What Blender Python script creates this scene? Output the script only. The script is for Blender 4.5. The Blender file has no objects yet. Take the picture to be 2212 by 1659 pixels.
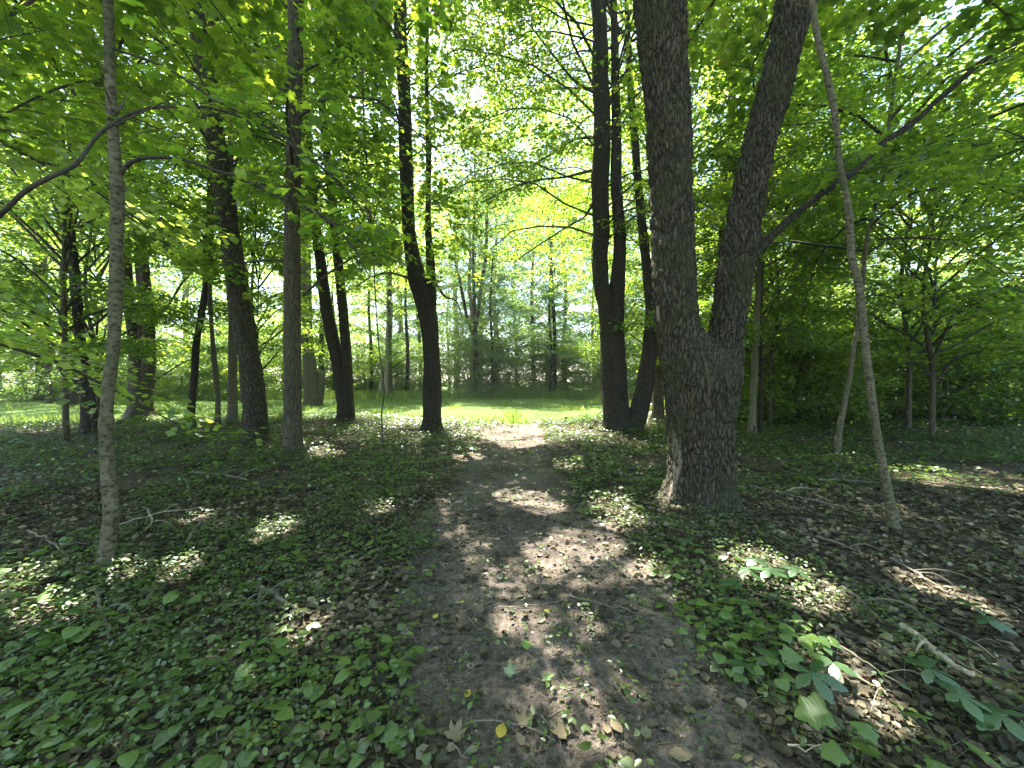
import bpy, math, random
import numpy as np
from mathutils import Vector, Matrix, Euler

scene = bpy.context.scene
C = scene.collection
# ------------------------------------------------------------------ camera
EYE = 1.5
cam_d = bpy.data.cameras.new('camera'); cam = bpy.data.objects.new('camera', cam_d); C.objects.link(cam)
cam_d.sensor_width = 36; cam_d.lens = 36 * 864 / 2212
cam_d.clip_start = 0.05; cam_d.clip_end = 600
cam.location = (0, 0, EYE); cam.rotation_euler = (math.radians(90 - 0.63), 0, 0)
scene.camera = cam
# ------------------------------------------------------------------ light
SUN_EL, SUN_AZ = math.radians(62), math.radians(-22)      # azimuth from +Y, negative = to the left
SUN = np.array([math.sin(SUN_AZ) * math.cos(SUN_EL), math.cos(SUN_AZ) * math.cos(SUN_EL), math.sin(SUN_EL)])
world = bpy.data.worlds.new('World'); scene.world = world; world.use_nodes = True
wn = world.node_tree.nodes; wl = world.node_tree.links
sky = wn.new('ShaderNodeTexSky'); sky.sky_type = 'NISHITA'; sky.sun_disc = False
sky.sun_elevation = SUN_EL; sky.sun_rotation = SUN_AZ; sky.air_density = 1.0; sky.dust_density = 1.0
wn['Background'].inputs['Strength'].default_value = 0.095
wl.new(sky.outputs['Color'], wn['Background'].inputs['Color'])
sd = bpy.data.lights.new('sun', 'SUN'); sd.energy = 5.0; sd.angle = math.radians(0.42); sd.color = (1.0, 0.93, 0.82)
so = bpy.data.objects.new('sun', sd); C.objects.link(so); so.location = (0, 0, 40)
so.rotation_euler = Vector((-SUN[0], -SUN[1], -SUN[2])).to_track_quat('-Z', 'Y').to_euler()
vs = scene.view_settings; vs.view_transform = 'Standard'; vs.look = 'None'; vs.gamma = 1; vs.use_curve_mapping = False
vs.exposure = 2.92
cy = scene.cycles
cy.max_bounces = 8; cy.diffuse_bounces = 4; cy.transmission_bounces = 6; cy.glossy_bounces = 2; cy.transparent_max_bounces = 4
cy.use_denoising = True
cy.caustics_reflective = False; cy.caustics_refractive = False
cy.sample_clamp_indirect = 6

# ------------------------------------------------------------------ maths helpers
def fr(x): return x - np.floor(x)
def hsh(i, j, k): return fr(np.sin(i * 12.9898 + j * 78.233 + k * 37.719) * 43758.5453)
def vnoise(x, y, z=0.0):
    x, y, z = np.broadcast_arrays(np.asarray(x, float), np.asarray(y, float), np.asarray(z, float))
    i, j, k = np.floor(x), np.floor(y), np.floor(z)
    fx, fy, fz = x - i, y - j, z - k
    fx, fy, fz = fx*fx*(3-2*fx), fy*fy*(3-2*fy), fz*fz*(3-2*fz)
    def L(a, b, t): return a + (b - a) * t
    return L(L(L(hsh(i,j,k), hsh(i+1,j,k), fx), L(hsh(i,j+1,k), hsh(i+1,j+1,k), fx), fy),
             L(L(hsh(i,j,k+1), hsh(i+1,j,k+1), fx), L(hsh(i,j+1,k+1), hsh(i+1,j+1,k+1), fx), fy), fz)
def fbm(x, y, z=0.0, o=3):
    s = 0; a = 0.5
    for q in range(o):
        s = s + a * vnoise(np.asarray(x)*2**q + 17*q, np.asarray(y)*2**q + 5*q, np.asarray(z)*2**q); a *= 0.5
    return s
def worley(x, y, z):
    i, j, k = np.floor(x), np.floor(y), np.floor(z)
    d1 = np.full(x.shape, 9.0); d2 = d1.copy(); cid = np.zeros(x.shape)
    for a in (-1, 0, 1):
        for b in (-1, 0, 1):
            for c in (-1, 0, 1):
                ii, jj, kk = i+a, j+b, k+c
                h = hsh(ii, jj, kk)
                d = np.sqrt((ii+h-x)**2 + (jj+hsh(ii+31, jj, kk)-y)**2 + (kk+hsh(ii, jj+57, kk)-z)**2)
                near = d < d1
                d2 = np.where(near, d1, np.minimum(d2, d)); cid = np.where(near, h, cid); d1 = np.where(near, d, d1)
    return d1, d2, cid
def nrm(a): return a / np.maximum(np.linalg.norm(a, axis=-1, keepdims=True), 1e-9)
def PX(x, y, Y):            # a point of the photograph (2212 px wide) at distance Y
    return np.array([(x - 1106) / 864 * Y, Y, EYE + (820 - y) / 864 * Y])
def WR(x, w, Y):            # radius of an upright stem that shows w wide at x
    return .99*w/864*Y/2/math.sqrt(1+((x-1106)/864)**2)
def to_px(P):
    Y = np.maximum(P[..., 1], 0.01)
    return 1106 + P[..., 0] / Y * 864, 820 - (P[..., 2] - EYE) / Y * 864
def GX(x, y):               # where the ground is seen at that point
    Y = EYE * 864 / (y - 820); return np.array([(x - 1106) / 864 * Y, Y])

# ------------------------------------------------------------------ object helpers
def link(o, parent=None):
    C.objects.link(o)
    if parent is not None: o.parent = parent
    return o
def empty(name, loc, label, cat, group=None, rz=0.0):
    o = bpy.data.objects.new(name, None); o.location = loc; o.rotation_euler = (0, 0, rz); o.empty_display_size = 0.2
    o['label'] = label; o['category'] = cat
    if group: o['group'] = group
    return link(o)
def tag(o, label, cat, group=None):
    o['label'] = label; o['category'] = cat
    if group: o['group'] = group
    return o
def mesh_np(name, V, F, mats, smooth=False, midx=None):
    """V (n,3); F list of (array (m,k)) with any k"""
    me = bpy.data.meshes.new(name)
    V = np.ascontiguousarray(V, dtype=np.float32)
    me.vertices.add(len(V)); me.vertices.foreach_set('co', V.ravel())
    F = [f for f in F if len(f)]
    tot = sum(f.size for f in F); npoly = sum(len(f) for f in F)
    me.loops.add(tot); me.polygons.add(npoly)
    me.loops.foreach_set('vertex_index', np.concatenate([f.ravel() for f in F]).astype(np.int32))
    ls = []; s = 0
    for f in F:
        ls.append(s + np.arange(len(f)) * f.shape[1]); s += f.size
    me.polygons.foreach_set('loop_start', np.concatenate(ls).astype(np.int32))
    me.update(calc_edges=True)
    for m in (mats if isinstance(mats, (list, tuple)) else [mats]): me.materials.append(m)
    if midx is not None: me.polygons.foreach_set('material_index', np.asarray(midx, dtype=np.int32))
    if smooth is True: me.polygons.foreach_set('use_smooth', np.ones(npoly, dtype=bool))
    elif smooth is not False: me.polygons.foreach_set('use_smooth', np.asarray(smooth, dtype=bool))
    return me
def obj(name, me, parent=None, loc=None):
    o = bpy.data.objects.new(name, me)
    if loc is not None: o.location = loc
    return link(o, parent)

def crspline(P, step):
    P = np.asarray(P, float)
    if len(P) == 2: P = np.array([P[0], (P[0]+P[1])/2, P[1]])
    Q = np.vstack([2*P[0]-P[1], P, 2*P[-1]-P[-2]])
    out = []
    for i in range(1, len(Q)-2):
        n = max(2, int(np.linalg.norm(Q[i+1][:3]-Q[i][:3]) / step))
        t = np.linspace(0, 1, n, endpoint=False)[:, None]
        a, b, c, d = Q[i-1], Q[i], Q[i+1], Q[i+2]
        out.append(0.5*((2*b) + (c-a)*t + (2*a-5*b+4*c-d)*t**2 + (3*b-a-3*c+d)*t**3))
    out.append(P[-1:]); return np.vstack(out)

def tube(path, rad, seg, disp=None, base_z=None, flare=None, seed=0, cap=True):
    """round sweep; disp(theta, s, P, r) gives the radial offset"""
    P = np.asarray(path); n = len(P)
    T = nrm(np.gradient(P, axis=0))
    ref = np.array([0, 1, 0.0]) if abs(T[:, 2]).mean() > 0.5 else np.array([0, 0, 1.0])
    U = nrm(np.cross(ref, T)); W = np.cross(T, U)
    th = np.linspace(0, 2*math.pi, seg, endpoint=False)
    s = np.concatenate([[0], np.cumsum(np.linalg.norm(np.diff(P, axis=0), axis=1))])
    R = np.repeat(np.asarray(rad)[:, None], seg, 1)
    TH = np.repeat(th[None], n, 0); S = np.repeat(s[:, None], seg, 1)
    if flare:
        amt, hh, k = flare
        e = np.exp(-S / hh)
        R = R * (1 + amt * e * (0.55 + 0.45*np.cos(k*TH + seed) + 0.25*np.cos((k+2)*TH + 2*seed)) + amt*0.6*np.exp(-S/(hh*0.35)))
    base = P[:, None] + (U[:, None]*np.cos(TH)[..., None] + W[:, None]*np.sin(TH)[..., None]) * R[..., None]
    if disp is not None:
        d = disp(TH, S, base, R)
        base = base + (U[:, None]*np.cos(TH)[..., None] + W[:, None]*np.sin(TH)[..., None]) * d[..., None]
    V = base.reshape(-1, 3)
    i = np.arange(n-1)[:, None]*seg; j = np.arange(seg)[None]; jn = (j+1) % seg
    Fq = np.stack([i+j, i+jn, i+seg+jn, i+seg+j], -1).reshape(-1, 4)
    F = [Fq]
    if cap:
        V = np.vstack([V, P[-1:] + T[-1:]*rad[-1]*0.5])
        a = (n-1)*seg
        F.append(np.stack([a+np.arange(seg), a+(np.arange(seg)+1) % seg, np.full(seg, n*seg)], -1))
    return V, F
def join(parts):
    V = []; F = {}; off = 0
    for v, fs in parts:
        for f in fs: F.setdefault(f.shape[1], []).append(f + off)
        V.append(v); off += len(v)
    return np.vstack(V), [np.vstack(F[k]) for k in sorted(F)]

def prisms(A, B, ra, rb):
    """three-sided twig segments, vectorised"""
    T = nrm(B - A); ref = np.where(np.abs(T[:, 2:3]) > 0.8, np.array([[1.0, 0, 0]]), np.array([[0, 0, 1.0]]))
    U = nrm(np.cross(ref, T)); W = np.cross(T, U)
    V = []
    for k in range(3):
        a = 2*math.pi*k/3
        dirn = U*math.cos(a) + W*math.sin(a)
        V.append(A + dirn*np.asarray(ra)[:, None]); V.append(B + dirn*np.asarray(rb)[:, None])
    V = np.stack(V, 1)                       # n,6,3 : a0 b0 a1 b1 a2 b2
    n = len(A); o = np.arange(n)[:, None]*6
    F = np.concatenate([o + np.array([[0, 2, 3, 1]]), o + np.array([[2, 4, 5, 3]]), o + np.array([[4, 0, 1, 5]])])
    return V.reshape(-1, 3), F
def leafmesh(P, T, N, S, tmpl):
    tv, tf = tmpl
    T = nrm(T); B = nrm(np.cross(N, T)); N = np.cross(T, B)
    S = np.asarray(S)[:, None, None]
    V = P[:, None] + S*(T[:, None]*tv[None, :, 0:1] + B[:, None]*tv[None, :, 1:2] + N[:, None]*tv[None, :, 2:3])
    F = (np.arange(len(P))[:, None, None]*len(tv) + tf[None]).reshape(-1, tf.shape[1])
    return V.reshape(-1, 3), F
A_ = np.array
T_DIA = (A_([[0,0,0],[.45,-.36,-.06],[1,0,-.05],[.45,.36,-.06]], float), A_([[0,1,2],[0,2,3]]))
T_MID = (A_([[0,0,0],[1,0,-.1],[.42,.22,.0],[.75,.44,-.1],[.12,.5,-.08],[.42,-.22,.0],[.75,-.44,-.1],[.12,-.5,-.08]], float),
         A_([[0,2,4],[0,1,2],[2,1,3],[0,7,5],[0,5,1],[5,6,1]]))
T_TRI = (A_([[0,0,0],[1,0,-.1],[.38,.24,.0],[.62,.52,-.12],[.38,-.24,.0],[.62,-.52,-.12]], float), A_([[0,1,2],[2,1,3],[0,4,1],[4,5,1]]))
_mo = [(0,0,0),(-.08,.2,-.02),(.02,.5,-.1),(.2,.42,-.04),(.3,.3,-.01),(.46,.44,-.05),(.74,.5,-.12),(.66,.3,-.04),(.58,.16,0),(.78,.17,-.03),(1,0,-.12)]
_mo = _mo + [(x, -y, z) for x, y, z in _mo[-2:0:-1]]
T_MAP = (A_(_mo + [(.36, 0, .03)], float), A_([[i, (i+1) % len(_mo), len(_mo)] for i in range(len(_mo))]))
T_BLADE = (A_([[0,-.04,0],[0,.04,0],[1,0,.25]], float), A_([[0,1,2]]))
T_DEAD = (A_([[0,0,0],[.3,-.36,.16],[.42,-.02,-.02],[.85,-.3,.12],[1,.05,.1],[.72,.36,.2],[.25,.4,.1]], float),
          A_([[0,1,2],[1,3,2],[2,3,4],[2,4,5],[2,5,6],[0,2,6]]))

# ------------------------------------------------------------------ materials
def mat(name):
    m = bpy.data.materials.new(name); m.use_nodes = True
    nt = m.node_tree; nt.nodes.clear()
    return m, nt.nodes, nt.links
def ramp(n, stops):
    r = n.new('ShaderNodeValToRGB'); e = r.color_ramp.elements
    while len(e) > 1: e.remove(e[-1])
    e[0].position, e[0].color = stops[0][0], (*stops[0][1], 1)
    for p, c in stops[1:]:
        q = e.new(p); q.color = (*c, 1)
    return r
def leaf_mat(name, refl, trans, gloss=0.05, rough=0.45, tmix=0.6, patch=0.5):
    """refl / trans: lists of ramp stops over a random value per leaf"""
    m, n, l = mat(name)
    geo = n.new('ShaderNodeNewGeometry')
    ob = n.new('ShaderNodeObjectInfo')
    add = n.new('ShaderNodeMath'); add.operation = 'ADD'; add.use_clamp = False
    l.new(geo.outputs['Random Per Island'], add.inputs[0])
    tc = n.new('ShaderNodeTexNoise'); tc.inputs['Scale'].default_value = patch; tc.inputs['Detail'].default_value = 2
    l.new(geo.outputs['Position'], tc.inputs['Vector'])
    mr = n.new('ShaderNodeMapRange'); mr.inputs[1].default_value = 0.3; mr.inputs[2].default_value = 0.7; mr.inputs[3].default_value = -0.3; mr.inputs[4].default_value = 0.3
    l.new(tc.outputs['Fac'], mr.inputs[0]); l.new(mr.outputs[0], add.inputs[1])
    a2 = n.new('ShaderNodeMath'); a2.operation = 'MULTIPLY_ADD'; a2.inputs[1].default_value = 0.3
    l.new(ob.outputs['Random'], a2.inputs[0]); l.new(add.outputs[0], a2.inputs[2])
    a3 = n.new('ShaderNodeMath'); a3.operation = 'SUBTRACT'; a3.inputs[1].default_value = 0.15; a3.use_clamp = True
    l.new(a2.outputs[0], a3.inputs[0])
    r1 = ramp(n, refl); r2 = ramp(n, trans)
    l.new(a3.outputs[0], r1.inputs[0]); l.new(a3.outputs[0], r2.inputs[0])
    d = n.new('ShaderNodeBsdfDiffuse'); t = n.new('ShaderNodeBsdfTranslucent'); g = n.new('ShaderNodeBsdfGlossy')
    g.inputs['Roughness'].default_value = rough; g.inputs['Color'].default_value = (0.9, 1.0, 0.95, 1)
    l.new(r1.outputs[0], d.inputs['Color']); l.new(r2.outputs[0], t.inputs['Color'])
    mx = n.new('ShaderNodeMixShader'); mx.inputs[0].default_value = tmix
    l.new(d.outputs[0], mx.inputs[1]); l.new(t.outputs[0], mx.inputs[2])
    m2 = n.new('ShaderNodeMixShader'); m2.inputs[0].default_value = gloss
    l.new(mx.outputs[0], m2.inputs[1]); l.new(g.outputs[0], m2.inputs[2])
    o = n.new('ShaderNodeOutputMaterial'); l.new(m2.outputs[0], o.inputs['Surface'])
    return m
M_LEAF = leaf_mat('maple_leaf', [(0, (.032,.070,.016)), (.6, (.055,.110,.020)), (1, (.09,.145,.028))],
                  [(0, (.18,.34,.02)), (.6, (.33,.52,.03)), (1, (.60,.72,.05))], 0.06, 0.4)
M_LEAFB = leaf_mat('cherry_leaf', [(0, (.03,.075,.022)), (1, (.06,.12,.03))],
                  [(0, (.17,.33,.02)), (1, (.43,.57,.035))], 0.06, 0.4)
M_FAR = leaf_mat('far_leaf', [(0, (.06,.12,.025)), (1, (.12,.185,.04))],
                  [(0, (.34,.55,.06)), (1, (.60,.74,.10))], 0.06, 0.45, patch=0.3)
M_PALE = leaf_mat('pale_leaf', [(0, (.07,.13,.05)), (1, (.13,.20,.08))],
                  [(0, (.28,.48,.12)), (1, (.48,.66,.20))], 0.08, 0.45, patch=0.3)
M_HERB = leaf_mat('herb_leaf', [(0, (.042,.074,.014)), (.7, (.072,.118,.020)), (1, (.125,.185,.03))],
                  [(0, (.12,.22,.015)), (1, (.25,.36,.03))], 0.07, 0.42, tmix=0.35, patch=1.3)
M_CREEPER = leaf_mat('creeper_leaf', [(0, (.035,.08,.026)), (1, (.06,.12,.04))],
                  [(0, (.10,.24,.04)), (1, (.18,.34,.06))], 0.09, 0.38, tmix=0.3, patch=1.3)
M_VINE = leaf_mat('vine_leaf', [(0, (.065,.12,.018)), (1, (.105,.175,.026))],
                  [(0, (.20,.42,.05)), (1, (.30,.50,.06))], 0.06, 0.45, tmix=0.35, patch=1.3)
M_GRASS = leaf_mat('grass_blade', [(0, (.08,.14,.03)), (1, (.14,.19,.05))],
                  [(0, (.26,.42,.05)), (1, (.42,.52,.10))], 0.04, 0.5, tmix=0.45, patch=0.8)
M_LITTER = leaf_mat('dead_leaf', [(0, (.036,.029,.018)), (.4, (.072,.060,.037)), (.8, (.135,.110,.068)), (1, (.30,.24,.16))],
                  [(0, (.10,.06,.03)), (1, (.22,.15,.08))], 0.03, 0.6, tmix=0.12, patch=2.5)
M_YELLOW = leaf_mat('yellow_leaf', [(0, (.50,.36,.05)), (1, (.62,.46,.09))], [(0, (.5,.36,.05)), (1, (.6,.42,.08))], 0.04, 0.5, tmix=0.25)
M_TANLEAF = leaf_mat('tan_leaf', [(0, (.13,.10,.055)), (1, (.22,.17,.10))], [(0, (.2,.14,.07)), (1, (.25,.18,.1))], 0.03, 0.6, tmix=0.1)
M_GREYLEAF = leaf_mat('grey_green_leaf', [(0, (.12,.165,.09)), (1, (.16,.21,.12))], [(0, (.15,.25,.08)), (1, (.2,.3,.1))], 0.05, 0.5, tmix=0.15)
M_LIMELEAF = leaf_mat('lime_leaf', [(0, (.14,.25,.06)), (1, (.20,.32,.08))], [(0, (.25,.42,.06)), (1, (.3,.5,.08))], 0.05, 0.5, tmix=0.25)

def bark_mat(name, dark, light, moss, sx=22, zs=0.22, bump=0.6, fine=90, plates=True, dist=0.022, cell=.4):
    m, n, l = mat(name)
    tc = n.new('ShaderNodeTexCoord'); mp = n.new('ShaderNodeMapping'); mp.inputs['Scale'].default_value = (1, 1, zs)
    l.new(tc.outputs['Object'], mp.inputs['Vector'])
    nz = n.new('ShaderNodeTexNoise'); nz.inputs['Scale'].default_value = 6; nz.inputs['Detail'].default_value = 4
    l.new(mp.outputs[0], nz.inputs['Vector'])
    vm = n.new('ShaderNodeVectorMath'); vm.operation = 'MULTIPLY_ADD'; vm.inputs[1].default_value = (0.11,)*3
    l.new(nz.outputs['Color'], vm.inputs[0]); l.new(mp.outputs[0], vm.inputs[2])
    v = n.new('ShaderNodeTexVoronoi'); v.inputs['Scale'].default_value = sx; v.feature = 'DISTANCE_TO_EDGE' if plates else 'F1'
    l.new(vm.outputs[0], v.inputs['Vector'])
    vc = n.new('ShaderNodeTexVoronoi'); vc.inputs['Scale'].default_value = sx; l.new(vm.outputs[0], vc.inputs['Vector'])
    fn = n.new('ShaderNodeTexNoise'); fn.inputs['Scale'].default_value = fine; fn.inputs['Detail'].default_value = 5; fn.inputs['Roughness'].default_value = 0.65
    l.new(mp.outputs[0], fn.inputs['Vector'])
    big = n.new('ShaderNodeTexNoise'); big.inputs['Scale'].default_value = 2.2; big.inputs['Detail'].default_value = 5
    l.new(tc.outputs['Object'], big.inputs['Vector'])
    mr = n.new('ShaderNodeMapRange'); mr.inputs[1].default_value = 0; mr.inputs[2].default_value = 0.22 if plates else 0.6
    l.new(v.outputs['Distance'], mr.inputs[0])
    h = n.new('ShaderNodeMath'); h.operation = 'MULTIPLY_ADD'; h.inputs[1].default_value = 1.0; mr.inputs[4].default_value = 0.55
    l.new(fn.outputs['Fac'], h.inputs[0]); l.new(mr.outputs[0], h.inputs[2])
    cr = ramp(n, [(0.40, dark), (0.60, [(a+b)/2 for a, b in zip(dark, light)]), (0.82, light)])
    hh = n.new('ShaderNodeMath'); hh.operation = 'MULTIPLY'; hh.inputs[1].default_value = 0.72
    l.new(h.outputs[0], hh.inputs[0]); l.new(hh.outputs[0], cr.inputs[0])
    mx = n.new('ShaderNodeMix'); mx.data_type = 'RGBA'; mx.blend_type = 'MULTIPLY'; mx.inputs[0].default_value = cell
    gr = ramp(n, [(0.0, (.45,.45,.45)), (1.0, (1.5,1.5,1.5))]); l.new(vc.outputs['Color'], gr.inputs[0])
    l.new(cr.outputs[0], mx.inputs[6]); l.new(gr.outputs[0], mx.inputs[7])
    mm = n.new('ShaderNodeMix'); mm.data_type = 'RGBA'
    mr2 = n.new('ShaderNodeMapRange'); mr2.inputs[1].default_value = 0.45; mr2.inputs[2].default_value = 0.75; mr2.inputs[4].default_value = 0.85
    l.new(big.outputs['Fac'], mr2.inputs[0]); l.new(mr2.outputs[0], mm.inputs[0])
    l.new(mx.outputs[2], mm.inputs[6]); mm.inputs[7].default_value = (*moss, 1)
    bp = n.new('ShaderNodeBump'); bp.inputs['Strength'].default_value = bump; bp.inputs['Distance'].default_value = dist
    l.new(h.outputs[0], bp.inputs['Height'])
    b = n.new('ShaderNodeBsdfPrincipled'); b.inputs['Roughness'].default_value = 0.85; b.inputs['Specular IOR Level'].default_value = 0.25
    l.new(mm.outputs[2], b.inputs['Base Color']); l.new(bp.outputs[0], b.inputs['Normal'])
    o = n.new('ShaderNodeOutputMaterial'); l.new(b.outputs[0], o.inputs['Surface'])
    return m
M_CHERRY = bark_mat('cherry_bark', (.022,.019,.012), (.115,.102,.066), (.055,.062,.026), 30, 0.22, 1.0, 60, dist=.03, cell=.25)
M_DARK = bark_mat('dark_bark', (.015,.013,.009), (.065,.056,.039), (.035,.038,.018), 30, 0.3, 0.9, 90)
M_MAPLE = bark_mat('maple_bark', (.038,.032,.020), (.125,.108,.070), (.062,.068,.032), 34, 0.14, 0.6, 60)
M_SMOOTH = bark_mat('smooth_bark', (.024,.021,.012), (.15,.135,.086), (.050,.062,.024), 24, 1.6, 0.6, 22, plates=False, dist=0.006)
M_PALEB = bark_mat('pale_bark', (.19,.165,.13), (.38,.34,.28), (.22,.21,.15), 14, 0.12, 0.6, 40)
M_TWIG = bark_mat('twig_bark', (.022,.020,.014), (.07,.063,.046), (.04,.044,.026), 30, 0.5, 0.2, 60, plates=False)
M_STICK = bark_mat('stick_bark', (.10,.085,.065), (.22,.19,.155), (.14,.125,.09), 40, 0.5, 0.4, 60, plates=False, dist=0.004)
M_WOOD = bark_mat('bare_wood', (.22,.18,.13), (.46,.40,.31), (.30,.25,.17), 50, 0.5, 0.5, 60, plates=False, dist=0.004)

def soil_mat(name, stops, scale, bump, dist, spots=None):
    m, n, l = mat(name)
    g = n.new('ShaderNodeNewGeometry')
    a = n.new('ShaderNodeTexNoise'); a.inputs['Scale'].default_value = scale; a.inputs['Detail'].default_value = 8; a.inputs['Roughness'].default_value = 0.68
    b2 = n.new('ShaderNodeTexNoise'); b2.inputs['Scale'].default_value = 1.3; b2.inputs['Detail'].default_value = 4
    v = n.new('ShaderNodeTexVoronoi'); v.inputs['Scale'].default_value = scale*3.2
    for q in (a, b2, v): l.new(g.outputs['Position'], q.inputs['Vector'])
    s = n.new('ShaderNodeMath'); s.operation = 'MULTIPLY_ADD'; s.inputs[1].default_value = 0.5
    l.new(b2.outputs['Fac'], s.inputs[0]); 
    t = n.new('ShaderNodeMath'); t.operation = 'MULTIPLY'; t.inputs[1].default_value = 0.75
    l.new(a.outputs['Fac'], t.inputs[0]); l.new(t.outputs[0], s.inputs[2])
    r = ramp(n, stops); l.new(s.outputs[0], r.inputs[0])
    gr = ramp(n, [(0, (.7,.7,.7)), (1, (1.25,1.25,1.25))]); l.new(v.outputs['Color'], gr.inputs[0])
    mx = n.new('ShaderNodeMix'); mx.data_type = 'RGBA'; mx.blend_type = 'MULTIPLY'; mx.inputs[0].default_value = 0.7
    l.new(r.outputs[0], mx.inputs[6]); l.new(gr.outputs[0], mx.inputs[7])
    hs = n.new('ShaderNodeMath'); hs.operation = 'MULTIPLY_ADD'; hs.inputs[1].default_value = -0.4
    l.new(v.outputs['Distance'], hs.inputs[0]); l.new(a.outputs['Fac'], hs.inputs[2])
    bp = n.new('ShaderNodeBump'); bp.inputs['Strength'].default_value = bump; bp.inputs['Distance'].default_value = dist
    l.new(hs.outputs[0], bp.inputs['Height'])
    b = n.new('ShaderNodeBsdfPrincipled'); b.inputs['Roughness'].default_value = 0.9; b.inputs['Specular IOR Level'].default_value = 0.2
    l.new(mx.outputs[2], b.inputs['Base Color']); l.new(bp.outputs[0], b.inputs['Normal'])
    o = n.new('ShaderNodeOutputMaterial'); l.new(b.outputs[0], o.inputs['Surface'])
    return m
M_SOIL = soil_mat('forest_soil', [(.3, (.026,.022,.014)), (.6, (.062,.051,.033)), (.9, (.13,.105,.07))], 22, 0.8, 0.02)
M_DIRT = soil_mat('path_dirt', [(.3, (.034,.027,.020)), (.55, (.080,.065,.050)), (.85, (.26,.215,.185))], 26, 1.0, 0.025)
M_TURF = soil_mat('turf', [(.3, (.04,.075,.018)), (.6, (.07,.12,.028)), (.9, (.12,.16,.05))], 9, 0.8, 0.03)

# ------------------------------------------------------------------ air
hm, hn, hl = mat('haze_air'); pv = hn.new('ShaderNodeVolumePrincipled'); pv.inputs['Density'].default_value = 0.0006; pv.inputs['Color'].default_value = (.9, .95, 1, 1); pv.inputs['Anisotropy'].default_value = .3
ho = hn.new('ShaderNodeOutputMaterial'); hl.new(pv.outputs[0], ho.inputs['Volume'])
hv = A_([[x, y, z] for x in (-260, 260) for y in (-260, 260) for z in (-2, 42)], float)
haze = obj('haze', mesh_np('haze', hv, [A_([[0,1,3,2],[4,6,7,5],[0,4,5,1],[2,3,7,6],[0,2,6,4],[1,5,7,3]])], hm)); haze['kind'] = 'stuff'
haze['label'] = 'thin pale air between the trees'; haze['category'] = 'haze'
# ------------------------------------------------------------------ ground
PY = [-6, 1.5, 3, 4.6, 7, 12, 14.5]
PL = [-.45, -.5, -.75, -.95, -.85, -.7, -.35]
PR = [1.2, 1.15, 1.1, .95, .62, .95, .7]
def path_m(x, y):
    """1 on the trodden dirt, falling to 0 at its sides"""
    a = np.interp(y, PY, PL) + 0.5*(fbm(x*0+3.1, y*0.9, 2)-.45) + .22*(vnoise(x*0+1.1, y*5.0, 2)-.5); b = np.interp(y, PY, PR) + 0.5*(fbm(x*0+9.7, y*1.1, 5)-.45) + .22*(vnoise(x*0+5.1, y*4.4, 2)-.5)
    d = np.minimum(x - a, b - x) + 0.25*(fbm(x*3, y*3, 7)-.45)
    m = np.clip(d/0.3 + 0.5, 0, 1)
    return m * np.clip((14.5 - y)/1.5, 0, 1)
def hb(x, y):
    r = np.clip((np.abs(y)+np.abs(x)-3)/12, 0, 1)
    return 0.10*(fbm(x*0.35+4, y*0.35, 1)-.45)*(0.3+r) + 0.05*(fbm(x*1.3, y*1.3, 3)-.45) + 0.0*y
MOUNDS = [(1512,1092,4.63,.07,.62),(221,1262,3.0,.035,.16),(1932,1162,3.8,.03,.15),(1809,982,7.6,.04,.2),(191,944,10.8,.07,.45),(302,912,14.4,.1,.9),(411,927,12.3,.05,.3),(469,934,11.9,.05,.25),(502,936,12.6,.05,.35),
          (549,968,8.9,.09,.55),(631,990,7.85,.08,.45),(745,918,13.4,.08,.5),(933,940,11.3,.08,.5),(1345,945,10.8,.1,.7),(1421,922,13.5,.06,.4),(1624,950,10.4,.05,.28)]
MOUNDS = [((a-1106)/864*d, d, h, r) for a, b, d, h, r in MOUNDS]
def mound(x, y):
    s = 0
    for a, b, h, r in MOUNDS: s = s + h*np.exp(-((x-a)**2+(y-b)**2)/(2*r*r))*(.8+.4*np.sin(x*9+y*7))
    return s
def H(x, y):
    x = np.asarray(x, float); y = np.asarray(y, float)
    pm = path_m(x, y)
    return mound(x, y) + hb(x, y) + (1-pm)*(0.035 + 0.05*(fbm(x*5, y*5, 9)-.45)) - 0.01*pm
def lin(a, b, s): return np.arange(a, b, s)
gx = np.concatenate([[-150,-100,-70,-50,-40], lin(-32,-14,.8), lin(-14,-6,.22), lin(-6,6,.055), lin(6,14,.22), lin(14,32,.8), [40,50,70,100,150]])
gy = np.concatenate([[-100,-60,-40,-25,-15,-10,-6,-4,-2.5,-1.5,-.8,-.2], lin(.2,7,.055), lin(7,14,.14), lin(14,36,.5), [38,42,48,56,70,100,150,220]])
X, Yg = np.meshgrid(gx, gy)
V = np.stack([X, Yg, H(X, Yg)], -1).reshape(-1, 3)
nx, ny = len(gx), len(gy)
i = (np.arange(ny-1)[:, None]*nx + np.arange(nx-1)[None]).ravel()
ground = obj('ground', mesh_np('ground', V, [np.stack([i, i+1, i+nx+1, i+nx], -1)], M_SOIL, smooth=True)); ground['kind'] = 'structure'
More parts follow.
